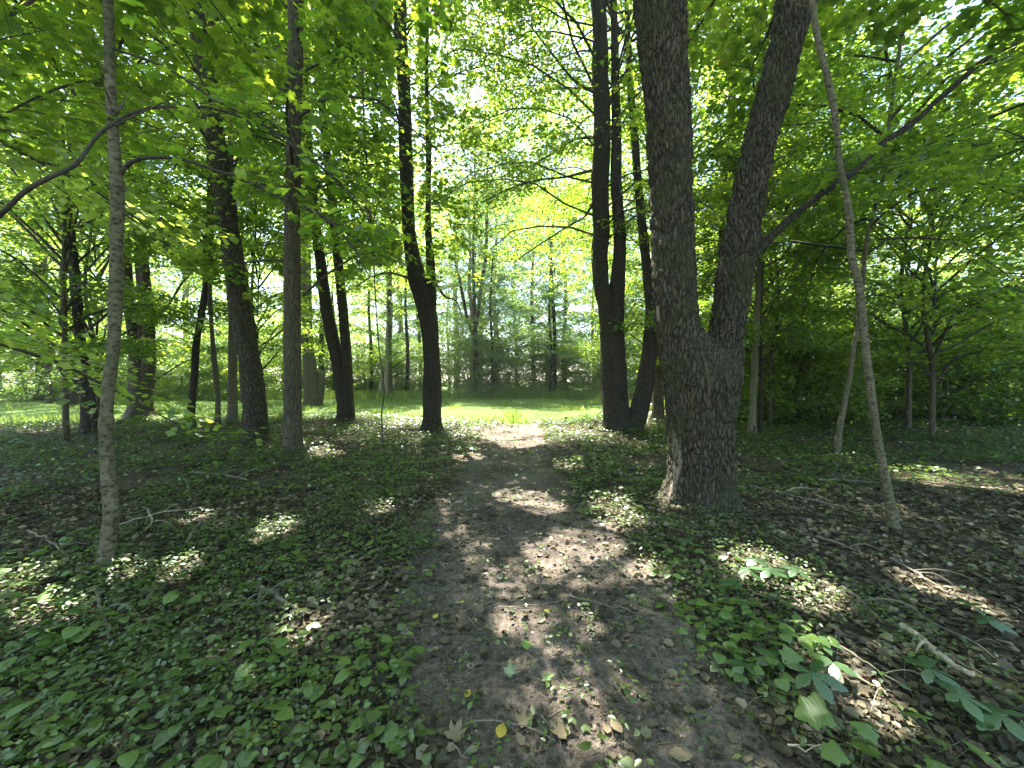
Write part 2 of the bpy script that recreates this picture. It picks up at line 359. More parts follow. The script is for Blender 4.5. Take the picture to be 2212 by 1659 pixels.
# dirt path
px_, py_ = lin(-1.7, 1.9, .03), np.concatenate([lin(-3, .6, .15), lin(.6, 5, .03), lin(5, 15, .07)])
X, Yg = np.meshgrid(px_, py_); m = path_m(X, Yg)
lump = 0.026*(fbm(X*7, Yg*7, 4)-.4) + 0.014*(vnoise(X*24, Yg*24)-.5)
V = np.stack([X, Yg, H(X, Yg) - 0.02 + 0.045*np.clip(m*1.6-.2, 0, 1)*0.9 + lump*m], -1).reshape(-1, 3)
nx, ny = len(px_), len(py_)
i = (np.arange(ny-1)[:, None]*nx + np.arange(nx-1)[None]).ravel()
i = i[m.ravel()[i] > 0.12]
path = obj('path', mesh_np('path', V, [np.stack([i, i+1, i+nx+1, i+nx], -1)], M_DIRT, smooth=True)); path['kind'] = 'structure'
def HS(x, y): return H(x, y) + 0.012*np.clip(path_m(x, y)*1.6-.4, 0, 1)
# lawn of the clearing
def lawn_m(x, y):
    near = np.interp(x, [-40,-16,-9,-4,0,2.2,4,5.5], [12.5,12.5,15.5,15,14,14.2,16,22]) + 2.2*(fbm(x*.5, y*.5, 3)-.45)
    far = np.interp(x, [-40,-20,0,8], [27,29,31,30]) + 2*(fbm(x*.3, y*.3, 8)-.45)
    return np.minimum.reduce([y-near, far-y, 9.5-x-0.1*(y-14)])
lx, ly = lin(-40, 10, .35), lin(11, 33, .3)
X, Yg = np.meshgrid(lx, ly); m = lawn_m(X, Yg)
V = np.stack([X, Yg, H(X, Yg) + np.clip(m*.1, -.03, .04) + 0.012], -1).reshape(-1, 3)
nx, ny = len(lx), len(ly); i = (np.arange(ny-1)[:, None]*nx + np.arange(nx-1)[None]).ravel(); i = i[m.ravel()[i] > -0.3]
lawn = obj('lawn', mesh_np('lawn', V, [np.stack([i, i+1, i+nx+1, i+nx], -1)], M_TURF, smooth=True)); lawn['kind'] = 'structure'
fx_, fy_ = np.concatenate([[-150, -100], lin(-75, 75, 2.5), [100, 150]]), np.concatenate([lin(31, 60, 1.5), [65, 80, 110, 160, 215]])
X, Yg = np.meshgrid(fx_, fy_)
V = np.stack([X, Yg, .10 + H(X, Yg)*.5], -1).reshape(-1, 3); V[:len(fx_), 2] -= .35
nx, ny = len(fx_), len(fy_); i = (np.arange(ny-1)[:, None]*nx + np.arange(nx-1)[None]).ravel()
field = obj('field', mesh_np('field', V, [np.stack([i, i+1, i+nx+1, i+nx], -1)], M_TURF, smooth=True)); field['kind'] = 'structure'
rng = np.random.default_rng(5)
n = 115000; gxx = rng.uniform(-30, 9.5, n); gyy = 12 + 20*rng.random(n)**1.3
m = lawn_m(gxx, gyy); k = m > -1.0 + 1.4*rng.random(n); gxx, gyy = gxx[k], gyy[k]; n = len(gxx)
P = np.stack([gxx, gyy, H(gxx, gyy)+.01], -1)
lean = rng.normal(0, .35, (n, 3)); T = nrm(np.array([0, 0, 1.0]) + lean); N = nrm(rng.normal(0, 1, (n, 3)))
S = rng.uniform(.05, .13, n)*(1+1.5*(fbm(gxx*.7, gyy*.7)>.62))
V, F = leafmesh(P, T, N, S, (T_BLADE[0]*A_([1, 2.2, 1]), T_BLADE[1]))
# tall grass at the clearing's far edge
n2 = 26000; a = rng.uniform(-28, 8, n2); b = np.interp(a, [-40,-20,0,8], [27,29,31,30]) + rng.normal(0, .9, n2)
k = rng.random(n2) < 0.35 + 0.65*((a > 3) | (a < -5)); a, b = a[k], b[k]; n2 = len(a)
P = np.stack([a, b, H(a, b)], -1); T = nrm(A_([0, 0, 1.0]) + rng.normal(0, .22, (n2, 3)))
V2, F2 = leafmesh(P, T, nrm(rng.normal(0, 1, (n2, 3))), rng.uniform(.3, .8, n2), (T_BLADE[0]*A_([1, .8, 1]), T_BLADE[1]))
g = obj('grass', mesh_np('grass', np.vstack([V, V2]), [np.vstack([F, F2+len(V)])], M_GRASS)); g['kind'] = 'stuff'
g['label'] = 'sunlit short grass of the clearing with taller blades along its far edge'; g['category'] = 'grass'

# ------------------------------------------------------------------ foliage growth
SPOTS = [(1130,1078,.30),(1175,1095,.2),(1105,1068,.2),(1165,1200,.16),(1200,1225,.12),(1285,1180,.2),(1240,1195,.15),(1340,1135,.2),(1320,1100,.2),(1395,1236,.10),(1225,1165,.12),
         (1120,1345,.09),(1255,1352,.06),(1680,1250,.32),(1725,1285,.22),(1640,1235,.22),(1860,1500,.09),(1800,1440,.08),(1905,1560,.07),(2010,1280,.12),(2060,1310,.14),(2100,1340,.12),
         (2030,1040,.35),(2090,1032,.4),(2150,1030,.4),(2195,1060,.3),(1980,1035,.3),(1570,1120,.18),(1520,1112,.18),(1470,1105,.2),
         (575,1165,.18),(600,1152,.15),(655,1380,.10),(630,1395,.07),(385,1250,.1),(255,1270,.07),(150,1340,.09),(60,1360,.08),(110,1325,.08),(20,1280,.12),(30,1310,.08),(700,985,.3),(660,975,.3),
         (1080,945,.5),(1150,935,.5),(1180,955,.4),(1050,930,.5),(1120,962,.4),(1230,1010,.2),(1010,990,.25),(1540,1060,.1),(1260,940,.4),(90,930,.6),(160,940,.5),(1830,1000,.3),(820,1110,.12),(420,1130,.12)]
SP = np.array([[*GX(x, y), r] for x, y, r in SPOTS])
def carve(P):
    """open the canopy along the sun rays that reach the sunlit flecks of the forest floor, and keep branches out of the lens"""
    keep = np.ones(len(P), bool)
    for sx, sy, r in SP:
        t = (P[:, 2] - 0.05) / SUN[2]
        dx = P[:, 0] - (sx + SUN[0]*t); dy = P[:, 1] - (sy + SUN[1]*t)
        keep &= (dx*dx + (dy*math.sin(SUN_EL))**2 > (r*1.1+.05)**2) | (P[:, 2] < .4)
    keep &= np.linalg.norm(P - A_([0, 0, EYE]), axis=1) > 2.0
    return keep
def view_cull(P, rng, extra=None):
    x, y = to_px(P); Y = P[:, 1]; keep = np.ones(len(P), bool)
    front = Y > 0.3
    keep &= ~(front & (Y < 13) & (x > 950) & (x < 1275) & (y > 520+60*np.sin(x*.02)) & (y < 980))
    keep &= ~(front & (Y < 5.2) & (x > 1340) & (x < 1760) & (y > -400) & (y < 1000))
    keep &= ~(front & (Y < 11) & (x > 300) & (x < 1000) & (y > 640+70*np.sin(x*.013)) & (y < 1100))
    keep &= ~(front & (Y < 8) & (x > 980) & (x < 1340) & (y > 0) & (y < 1000))
    keep &= ~(front & (Y < 6) & (y > 700) )
    xc = 1635 + (2208-1635)*np.clip((540-y)/450, 0, 1.1); keep &= ~(front & (Y < 4.7) & (np.abs(x-xc) < 22) & (y < 560) & (rng.random(len(P)) < .75))
    for xa, ya, xb, yb, w, d, p in ((632,0,632,700,26,7.8,.85),(868,0,895,600,26,11.2,.9),(430,60,525,700,32,8.8,.6),(1290,0,1300,700,34,10.6,.9),(1328,0,1335,600,22,10.6,.7),
                                    (154,0,175,700,18,10.7,.5),(925,0,928,560,10,11.2,.7),(500,0,503,800,10,12.4,.4),(680,200,745,900,24,13.2,.5),(1748,0,1835,560,14,3.75,1),(243,0,250,700,22,2.95,1)):
        xc = xa + (xb-xa)*np.clip((y-ya)/(yb-ya), -.2, 1.1)
        keep &= ~(front & (Y < d) & (np.abs(x-xc) < w) & (y < yb+80) & (rng.random(len(P)) < p))
    return keep
def foliate(paths, L, rng, n_twig=11, n_let=6, n_leaf=8, tw_len=.34, size=.12, s0=.25, ang=50, spread=.16, droop=.12, rad=.012, up=.35, zj=.05, twiglets=True):
    """paths (nl,K,3) limb polylines, L their lengths -> twig segments and leaves in flat sprays"""
    nl, K, _ = paths.shape
    def at(s):                                       # s (nl,n)
        f = s*(K-1); i = np.clip(np.floor(f).astype(int), 0, K-2); t = (f-i)[..., None]
        a = np.take_along_axis(paths, i[..., None], 1); b = np.take_along_axis(paths, (i+1)[..., None], 1)
        return a*(1-t)+b*t, nrm(b-a)
    s = s0 + (1-s0)*(np.arange(n_twig)+rng.uniform(.2, .9, (nl, n_twig)))/n_twig; s = np.minimum(s, 1)
    p, d = at(s)
    side = np.where(np.arange(n_twig)[None] % 2 == 0, 1.0, -1.0) * np.ones((nl, 1))
    a = side*np.radians(rng.normal(ang, 12, (nl, n_twig))); a[:, -1] *= .2
    dh = d.copy(); dh[..., 2] *= .45; dh = nrm(dh)
    ca, sa = np.cos(a)[..., None], np.sin(a)[..., None]
    sd_ = nrm(np.cross(A_([0, 0, 1.0]), dh)); td = dh*ca + sd_*sa; td[..., 2] += rng.normal(0, .1, td.shape[:2]); td = nrm(td)
    tl = (tw_len*L[:, None]*(1.1-.55*s)+.25)*rng.uniform(.7, 1.15, s.shape)
    end = p + td*tl[..., None]; end[..., 2] -= droop*tl
    mid = (p+end)/2; mid[..., 2] += droop*.4*tl
    segA = [p.reshape(-1, 3), mid.reshape(-1, 3)]; segB = [mid.reshape(-1, 3), end.reshape(-1, 3)]
    r0 = (rad*.5*(1.2-s)+.0025).ravel(); ra = [r0, r0*.7]; rb = [r0*.7, r0*.35]
    M = nl*n_twig
    A0, M0, E0, T0, TL = p.reshape(M, 3), mid.reshape(M, 3), end.reshape(M, 3), td.reshape(M, 3), tl.ravel()
    q = (np.arange(n_let)+.6)[None]/n_let + rng.uniform(-.06, .06, (M, n_let)); q = np.clip(q, .12, 1)
    B = (1-q)[..., None]**2*A0[:, None] + 2*((1-q)*q)[..., None]*M0[:, None] + (q**2)[..., None]*E0[:, None]
    sg = np.where(np.arange(n_let)[None] % 2 == 0, 1.0, -1.0)
    S0 = nrm(np.cross(A_([0, 0, 1.0]), T0))
    ll = (TL[:, None]*.42*(1.15-.7*q)+.06)*rng.uniform(.6, 1.2, q.shape)
    ld = nrm(T0[:, None]*.75 + S0[:, None]*sg[..., None]*rng.uniform(.5, 1.1, q.shape)[..., None]); ld[:, -1] = T0
    LE = B + ld*ll[..., None]; LE[..., 2] -= .12*ll
    if twiglets:
        segA.append(B.reshape(-1, 3)); segB.append(LE.reshape(-1, 3)); o = np.full(M*n_let, .0022); ra.append(o); rb.append(o*.6)
    # leaves
    u = rng.uniform(.1, 1.15, (M, n_let, n_leaf)); w = rng.normal(0, 1, (M, n_let, n_leaf))*spread*.45
    ls = nrm(np.cross(A_([0, 0, 1.0]), ld))
    LP = B[:, :, None] + (LE-B)[:, :, None]*u[..., None] + ls[:, :, None]*w[..., None]
    LP[..., 2] += rng.normal(0, zj, u.shape) - .02
    T = ld[:, :, None] + ls[:, :, None]*(np.sign(w)*.9)[..., None] + rng.normal(0, .35, LP.shape)*A_([1, 1, .3]); T[..., 2] -= .22
    N = A_([0, 0, 1.0]) + rng.normal(0, up, LP.shape)
    LP, T, N = LP.reshape(-1, 3), nrm(T.reshape(-1, 3)), nrm(N.reshape(-1, 3))
    Sz = size*rng.uniform(.6, 1.2, len(LP))
    return (np.vstack(segA), np.vstack(segB), np.concatenate(ra), np.concatenate(rb)), (LP, T, N, Sz)
def limbs(rng, axis, z0, z1, R, n, K=7, el0=8, el1=62, prof=None, droop=.18, start=0.0):
    t = (np.arange(n)+rng.uniform(0, 1, n))/n
    z = z0+(z1-z0)*t*.86
    az = np.arange(n)*2.39996 + rng.uniform(-.4, .4, n) + start
    Lh = R*np.sqrt(np.clip(1-(2*np.clip(t, .15, 1)-.75)**2*.62, .1, 1))*rng.uniform(.72, 1.12, n)
    el = np.radians(el0+(el1-el0)*t**1.3 + rng.normal(0, 6, n))
    s = np.linspace(0, 1, K)
    wob = rng.normal(0, .06, (n, K, 3)); wob[:, 0] = 0
    d = np.stack([np.cos(az), np.sin(az), np.tan(el)*1.0], -1)
    base = np.stack([*axis(z), z], -1)
    P = base[:, None] + d[:, None]*(Lh[:, None]*s[None])[..., None] + np.cumsum(wob, 1)*Lh[:, None, None]*.35
    P[..., 2] += Lh[:, None]*(.16*np.sin(s*math.pi)[None] - droop*s[None]**2)
    return P, Lh
def limb_segs(P, L, r0):
    K = P.shape[1]; s = np.linspace(0, 1, K)
    R = (np.asarray(r0)[:, None])*(1-.82*s[None])**1.0+.003
    return P[:, :-1].reshape(-1, 3), P[:, 1:].reshape(-1, 3), R[:, :-1].ravel(), R[:, 1:].ravel()
def crown_mesh(name, segs, leaves, tmpl, lmat, off=(0, 0, 0), twig=None):
    A, B, ra, rb = segs; P, T, N, S = leaves; off = np.asarray(off)
    V1, F1 = prisms(A-off, B-off, ra, rb); V2, F2 = leafmesh(P-off, T, N, S, tmpl)
    mi = np.concatenate([np.zeros(len(F2), int), np.ones(len(F1), int)])
    if len(F2[0]) == 3:
        return mesh_np(name, np.vstack([V2, V1]), [F2, F1+len(V2)], [lmat, twig or M_TWIG], midx=mi)
def cat_segs(a, b): return tuple(np.concatenate([x, y]) for x, y in zip(a, b))
def mask_l(l, k): return tuple(x[k] for x in l)

# ------------------------------------------------------------------ named trees
def bark_disp(kind):
    def plates(TH, S, P, R):
        x, y, z = P[..., 0]*20, P[..., 1]*20, P[..., 2]*6
        w = .8*fbm(x*.35, y*.35, z*.35)
        d1, d2, c = worley(x+w*2, y+w*2, z+w*2)
        e = np.clip((d2-d1)/.25, 0, 1)
        return -.010 + .024*(e-.6) + .030*(c-.5)*e + .012*(vnoise(x*4, y*4, z*2.5)-.5) + R*.10*(fbm(np.cos(TH)*1.4+3, np.sin(TH)*1.4, P[..., 2]*1.1)-.45)
    def ridges(TH, S, P, R):
        k = np.clip(R*30, 2.5, 12)
        f = np.abs(vnoise(np.cos(TH)*k, np.sin(TH)*k, P[..., 2]*2.2)-.5)*2
        return R*.10*(f-.4) + R*.16*(fbm(np.cos(TH)*1.2+7, np.sin(TH)*1.2, P[..., 2]*1.3)-.45) + np.minimum(R*.05, .01)*(vnoise(P[..., 0]*40, P[..., 1]*40, P[..., 2]*12)-.5)
    def smooth(TH, S, P, R):
        return R*.14*(fbm(np.cos(TH)*1.1+7, np.sin(TH)*1.1, P[..., 2]*3.5)-.45) + R*.20*np.clip((vnoise(np.cos(TH)*1.6, np.sin(TH)*1.6, P[..., 2]*6)-.7)*5, 0, 1) + R*.06*(vnoise(np.cos(TH)*4, np.sin(TH)*4, P[..., 2]*25)-.5)
    return dict(plates=plates, ridges=ridges, smooth=smooth)[kind]
ALL_LEAVES = 0
COVER = np.zeros((14, 16))
def shades(P):
    t = P[:, 2]/SUN[2]; gx_ = P[:, 0]-SUN[0]*t; gy_ = P[:, 1]-SUN[1]*t
    return (np.abs(gx_) < 6.5) & (gy_ > 0) & (gy_ < 11.5) & (P[:, 2] > 5)
def inview(P):
    x, y = to_px(P); return (P[:, 1] > .2) & (x > -250) & (x < 2460) & (y > -120)
def cover(P, S):
    global COVER
    t = P[:, 2]/SUN[2]; gx_ = P[:, 0]-SUN[0]*t; gy_ = P[:, 1]-SUN[1]*t
    COVER += np.histogram2d(gy_, gx_, bins=[np.arange(0, 15), np.arange(-8, 9)], weights=S*S*.42)[0]
def tree(name, label, depth, stems, bark=M_MAPLE, disp='ridges', seg=20, step=.09, flare=(.5, .2, 5), crown=None, branches=(), group=None,
         ext=None, seed=1, hollow=None, lmat=None, cat='tree', tmpl=None, keepl=1.0, stubs=0):
    rg = np.random.default_rng(seed+100)
    x0, y0 = stems[0][0][:2]; b = PX(x0, y0, depth); b[2] = float(HS(b[0], b[1]))
    root = empty(name, tuple(b), label, cat, group)
    parts = []; axes = []
    for si, st in enumerate(stems):
        pts = [];
        for q in st:
            d = q[3] if len(q) > 3 else depth
            p = PX(q[0], q[1], d); pts.append([*p, WR(q[0], q[2], d)])
        pts = A_(pts)
        if si == 0 or st[0][1] > 820 and abs(st[0][1]-y0) < 40: pts[0, 2] = HS(pts[0, 0], pts[0, 1]) - .08
        zt = ext[si] if ext else None
        if zt and zt > pts[-1, 2]:
            dv = pts[-1, :3]-pts[-2, :3]; dv = dv/max(dv[2], .1); z = pts[-1, 2]
            nn = 4
            for q in range(1, nn+1):
                f = q/nn; h = (zt-z)*f
                pts = np.vstack([pts, [pts[-q if False else -1, 0]+dv[0]*(zt-z)/nn*.5**q, pts[-1, 1]+rg.normal(0, .1), z+h, pts[-1, 3]*(1-.22*q if q < nn else .25)]])
        c = crspline(pts, step); axes.append(c)
        hi = c[:, 2] > 2.2 + depth*.97; ii = np.arange(len(c)); c = c[~hi | (ii % 8 == 0) | (ii == len(c)-1)]
        V, F = tube(c[:, :3], c[:, 3], seg, bark_disp(disp) if disp else None, flare=flare if (si == 0 or (st[0][1] > 900 and seed != 3)) else None, seed=seed*1.7)
        parts.append((V, F))
        for q in range(stubs):
            i0 = int(rg.uniform(.25, .8)*len(c)); a_ = rg.uniform(0, 6.28); dv = A_([math.cos(a_), math.sin(a_), rg.uniform(.1, .9)]); dv /= np.linalg.norm(dv); L_ = rg.uniform(.03, .2)*(1 if rg.random() < .6 else .25)
            r_ = c[i0, 3]; tt = np.linspace(0, 1, 6)[:, None]; pp = c[i0, :3] + dv*(r_*.6+L_*tt) + A_([0, 0, .06])*tt**2*rg.normal(0, 1)
            parts.append(tube(pp, r_*np.array([.42, .26, .17, .13, .10, .05]), 7, None))
    V, F = join(parts)
    obj('trunk', mesh_np('trunk', V-b, F, bark, smooth=True), root)
    segs = None; leaves = None
    def addf(s, l):
        nonlocal segs, leaves
        segs = s if segs is None else cat_segs(segs, s); leaves = l if leaves is None else cat_segs(leaves, l)
    for br in branches:
        pts = A_([[*PX(q[0], q[1], q[3] if len(q) > 3 else depth), WR(q[0], q[2], q[3] if len(q) > 3 else depth)*br.get('k', .8)] for q in br['p']])
        c = crspline(pts, .07)
        V, F = tube(c[:, :3], c[:, 3], 8, bark_disp('smooth'), seed=seed)
        obj('branch', mesh_np('branch', V-b, F, br.get('bark', M_TWIG), smooth=True), root)
        fl = br.get('f')
        if fl:
            K = 9; idx = np.linspace(0, len(c)-1, K).astype(int)
            Lb = np.linalg.norm(np.diff(c[:, :3], axis=0), axis=1).sum()
            addf(*foliate(c[idx, :3][None], A_([Lb]), rg, **fl))
    if crown:
        for cr in (crown if isinstance(crown, list) else [crown]):
            c = axes[cr.get('stem', 0)]
            o = np.argsort(c[:, 2]); az_, ax_, ay_ = c[o, 2], c[o, 0], c[o, 1]
            lp, L = limbs(rg, lambda z: (np.interp(z, az_, ax_), np.interp(z, az_, ay_)), cr['z0'], cr['z1'], cr['R'], cr['n'],
                          el0=cr.get('el0', 8), el1=cr.get('el1', 60), droop=cr.get('droop', .2))
            ff = dict(cr.get('f', {})); ff['twiglets'] = depth < 12; addf(*foliate(lp, L, rg, **ff))
            k = cr.get('r0', .035)
            segs = cat_segs(segs, limb_segs(lp, L, k*L/cr['R']))
    if leaves is not None:
        P = leaves[0]; k = carve(P + leaves[1]*leaves[3][:, None]*.45) & view_cull(P, rg) & (P[:, 2] > .5) & (rg.random(len(P)) < np.where(shades(P), 1.0, np.where(inview(P), np.interp(P[:, 2], [6, 9], [keepl, keepl*.8]), .16)))
        leaves = mask_l(leaves, k)
        m = (segs[0]+segs[1])/2; k = view_cull(m, rg) & (np.linalg.norm(m-A_([0, 0, EYE]), axis=1) > 1.8)
        # the limbs themselves stay when thick
        k |= (segs[2] > .02) & (np.linalg.norm(m-A_([0, 0, EYE]), axis=1) > 2.5) & ~((to_px(m)[0] > 1340) & (to_px(m)[0] < 1760) & (m[:, 1] < 4.7) & (m[:, 1] > 0))
        k &= carve(m) | (segs[2] > .018)
        segs = mask_l(segs, k)
        o = obj('crown', crown_mesh('crown', segs, leaves, tmpl or (T_MID if depth < 4 else T_TRI if depth < 9 else T_DIA), lmat or M_LEAF, b), root); o['kind'] = 'stuff'
        global ALL_LEAVES; ALL_LEAVES += len(leaves[0]); cover(leaves[0], leaves[3])
    return root
FN = dict(n_twig=12, n_let=6, n_leaf=9, size=.104, tw_len=.3)
def CR(z0, z1, R, n, stem=0, **kw): return dict(z0=z0, z1=z1, R=R, n=n, stem=stem, f={**FN, **kw.pop('f', {})}, **kw)

# the big forked cherry right of the path
big = tree('forked_tree', 'massive two-stemmed dark tree with flaky bark just right of the dirt path', 4.63,
     [[(1512,1092,150),(1514,1030,146),(1513,960,146),(1511,880,154),(1508,810,170),(1486,765,134),(1468,722,100),(1461,680,96),(1456,600,98),(1451,500,96),(1446,400,96),(1441,250,99),(1430,120,105),(1419,-20,112)],
      [(1516,1085,50),(1520,1000,90),(1528,900,124),(1544,820,120),(1560,765,94),(1566,730,80),(1573,690,78),(1581,640,82),(1592,560,86),(1604,470,79),(1618,400,77),(1641,300,78),(1667,200,81),(1692,100,82),(1713,10,96),(1722,-30,96)],
      [(1708,40,60),(1735,-10,56),(1770,-90,50)]],
     bark=M_CHERRY, disp='plates', seg=150, step=.021, flare=(.42, .2, 6), ext=[15, 14, 12], seed=3, lmat=M_LEAFB,
     crown=[CR(7.6, 17, 4.6, 30), CR(7.0, 15, 4.2, 24, stem=1)],
     branches=[dict(k=1.05, bark=M_DARK, p=[(1612,575,30),(1635,540,24),(1662,513,20),(1722,460,18),(1775,417,18),(1828,383,20),(1865,353,17),(1895,317,16),(1935,290,18),(1975,263,15),(2008,230,15),(2058,187,16),(2125,130,15),(2208,90,13),(2330,30,10),(2450,-60,6)],
                    f={**FN, 's0': .42, 'tw_len': .2, 'n_twig': 14, 'size': .10}),
               dict(p=[(2420,270,9,3.4),(2300,295,8,3.5),(2212,308,8,3.7),(2130,313,8,3.9),(2060,325,7,4.0),(2000,345,6,4.1),(1905,362,5,4.2),(1850,370,4,4.3),(1765,372,2,4.4)], f={**FN, 's0': .1, 'tw_len': .22, 'n_twig': 12, 'size': .10, 'n_leaf': 5})])
# near saplings
tree('slender_tree', 'slim pale-barked knobbly tree standing nearest on the left with a dark slit at its foot', 3.0,
     [[(221,1262,46),(227,1200,38),(233,1150,37),(238,1106,40),(232,1030,35),(228,953,33),(232,853,31),(246,753,31),(250,653,31),(254,553,29),(258,470,32),(257,400,32),(251,300,27),(246,200,26),(243,100,25),(243,0,24),(244,-60,23)]],
     bark=M_SMOOTH, disp='smooth', seg=36, step=.03, flare=(.35, .12, 4), ext=[8], seed=4, stubs=16,
     crown=CR(4.6, 8.4, 2.6, 18, f=dict(n_twig=8)),
     branches=[dict(p=[(262,380,18),(290,352,14),(333,343,12),(400,348,11),(467,370,10),(533,393,9),(617,433,8),(700,467,7),(760,530,5),(800,600,3)], f={**FN, 's0': .3, 'tw_len': .3, 'n_twig': 12, 'size': .085, 'n_leaf': 4, 'n_let': 5}),
               dict(p=[(250,110,12),(270,118,9),(310,130,9),(380,160,8),(460,215,8),(520,245,7),(600,290,6),(680,350,5),(740,400,4),(800,480,3)], f={**FN, 's0': .2, 'tw_len': .3, 'n_twig': 13, 'size': .085, 'n_leaf': 4, 'n_let': 5})])
tree('slender_tree', 'thin wavy sapling with mottled bark standing nearest on the right', 3.8,
     [[(1932,1162,32),(1932,1130,28),(1918,1053,25),(1898,953,21),(1883,853,19),(1869,753,19),(1858,653,20),(1850,605,19),(1837,553,18),(1833,500,17),(1827,440,16),(1812,367,15),(1804,300,15),(1795,233,16),(1780,167,16),(1762,100,15),(1752,40,14),(1742,-40,13)]],
     bark=M_SMOOTH, disp='smooth', seg=28, step=.035, flare=(.35, .1, 4), ext=[8.5], seed=5, stubs=18,
     crown=CR(4.9, 8.8, 2.6, 20, f=dict(n_twig=9)))
tree('slender_tree', 'thin crooked sapling just behind the mottled one, crossing it halfway up', 7.6,
     [[(1809,982,17),(1814,930,15),(1822,886,14),(1834,820,12),(1843,753,11),(1852,700,11),(1860,620,13),(1865,553,12),(1873,500,11),(1888,450,10),(1900,400,10),(1912,300,9),(1923,200,10),(1936,100,11),(1933,0,11)]],
     bark=M_SMOOTH, disp='smooth', seg=14, flare=(.3, .1, 4), ext=[13], seed=6, stubs=14,
     crown=CR(3.6, 13, 3.4, 30, droop=.3, el0=0))
# left group
tree('dark_tree', 'dark straight tree second from the left edge with long side branches', 10.8,
     [[(191,944,40),(188,900,33),(185,853,31),(176,753,26),(168,653,27),(161,553,25),(155,500,24),(149,433,23),(158,370,23),(165,300,23),(167,200,21),(152,100,22),(143,0,22)],
      [(205,940,20),(200,880,16),(195,820,14),(184,760,12)]],
     bark=M_DARK, seg=22, step=.07, ext=[15, None], seed=7, crown=CR(5, 15.5, 3.8, 34, droop=.3, el0=0),
     branches=[dict(p=[(152,592,12),(133,573,11),(110,550,11),(67,503,10),(33,470,9),(0,447,8),(-60,400,6)], f={**FN, 's0': .2, 'tw_len': .35}),
               dict(p=[(158,588,8),(133,583,8),(110,583,7),(70,595,6),(27,613,4),(-30,640,3)], f={**FN, 's0': .2, 'tw_len': .35}),
               dict(p=[(175,722,9),(133,703,6),(67,670,5),(10,636,4),(-40,615,3)], f={**FN, 's0': .3, 'tw_len': .3}),
               dict(p=[(170,612,14),(185,626,12),(200,636,11),(220,645,10),(240,652,8)], bark=M_PALEB)])  # last one is a sunlit branch, its brightness put into pale bark
tree('old_tree', 'broad multi-stemmed old tree with flared roots behind the nearest slim one on the left', 14.4,
     [[(302,912,66),(303,870,54),(303,820,56),(294,760,34),(287,700,30),(281,653,27),(275,553,24),(262,450,22),(240,360,20),(224,260,18),(213,150,18),(203,90,17),(190,0,16)],
      [(308,905,44),(312,850,40),(322,780,32),(322,700,28),(320,653,27),(312,553,24),(304,450,25),(300,400,25),(300,300,20),(300,150,18),(306,0,16)],
      [(303,890,30),(304,800,24),(308,700,22),(305,600,20),(296,500,18),(288,380,16),(284,250,14)]],
     bark=M_MAPLE, seg=30, step=.08, flare=(.75, .35, 5), ext=[17, 17, None], seed=8, crown=[CR(5, 17, 3.8, 30), CR(6, 17, 3.8, 24, stem=1)],
     branches=[dict(p=[(335,705,9),(345,680,8),(367,657,7),(390,620,6),(417,587,4),(440,560,3)], f={**FN, 's0': .5}),
               dict(p=[(330,825,8),(350,812,7),(390,787,5),(430,770,3)], f={**FN, 's0': .6, 'n_twig': 6}),
               dict(p=[(290,748,8),(265,742,7),(235,738,6),(180,722,5),(130,730,3)], f={**FN, 's0': .4})])
tree('old_tree', 'thick old trunk with heaped roots far back at the left edge of the grass', 28,
     [[(98,867,50),(97,840,40),(96,780,38),(95,730,40),(92,680,36),(88,600,30),(86,450,22)],
      [(110,770,12),(122,740,10),(132,705,9),(128,650,8)]],
     bark=M_MAPLE, seg=20, step=.2, flare=(.7, .3, 6), ext=[19, None], seed=9, crown=CR(4.5, 19, 5, 30, f=dict(size=.16)), lmat=M_FAR)
tree('slender_tree', 'thin dark tree leaning right, left of the pair before the big flaky-barked one', 12.3,
     [[(410,927,22),(411,900,20),(416,850,18),(421,800,18),(424,750,18),(432,700,16),(442,650,17),(449,610,19),(447,553,17),(452,500,14),(456,430,12),(454,300,11),(450,150,10),(446,0,9)]],
     bark=M_DARK, seg=14, ext=[14], seed=10, crown=CR(5, 14, 3.0, 22))
tree('slender_tree', 'thinnest wavy stem between the leaning dark tree and the smooth grey trunk', 11.9,
     [[(469,934,16),(470,900,14),(470,853,12),(465,800,13),(462,770,13),(459,720,10),(455,650,10),(457,580,9),(461,500,9),(462,400,8),(458,200,7)]],
     bark=M_MAPLE, seg=12, seed=11, ext=[12], crown=CR(6, 12, 2.4, 16))
tree('smooth_tree', 'straight smooth grey trunk half hidden behind the dark flaky-barked tree', 12.6,
     [[(502,936,29),(502,900,24),(502,853,22),(503,753,20),(503,600,17),(503,450,14),(502,300,13),(501,150,13),(500,0,12)]],
     bark=M_SMOOTH, disp='smooth', seg=16, seed=12, ext=[16], crown=CR(6, 16, 3.4, 26))
tree('flaky_tree', 'large dark tree with flaky bark leaning left over the left half of the woods', 8.9,
     [[(549,968,66),(551,930,58),(551,886,56),(545,820,54),(535,753,50),(523,690,50),(513,620,50),(505,553,49),(497,500,47),(484,400,52),(470,310,46),(455,200,44),(440,100,44),(425,0,42)],
      [(484,400,30),(478,320,24),(474,230,20),(466,100,18),(460,0,16)]],
     bark=M_CHERRY, disp='plates', seg=56, step=.05, flare=(.25, .2, 6), ext=[16, 14], seed=13, lmat=M_LEAFB,
     crown=[CR(5.8, 17, 4.2, 32, droop=.3, el0=0)])
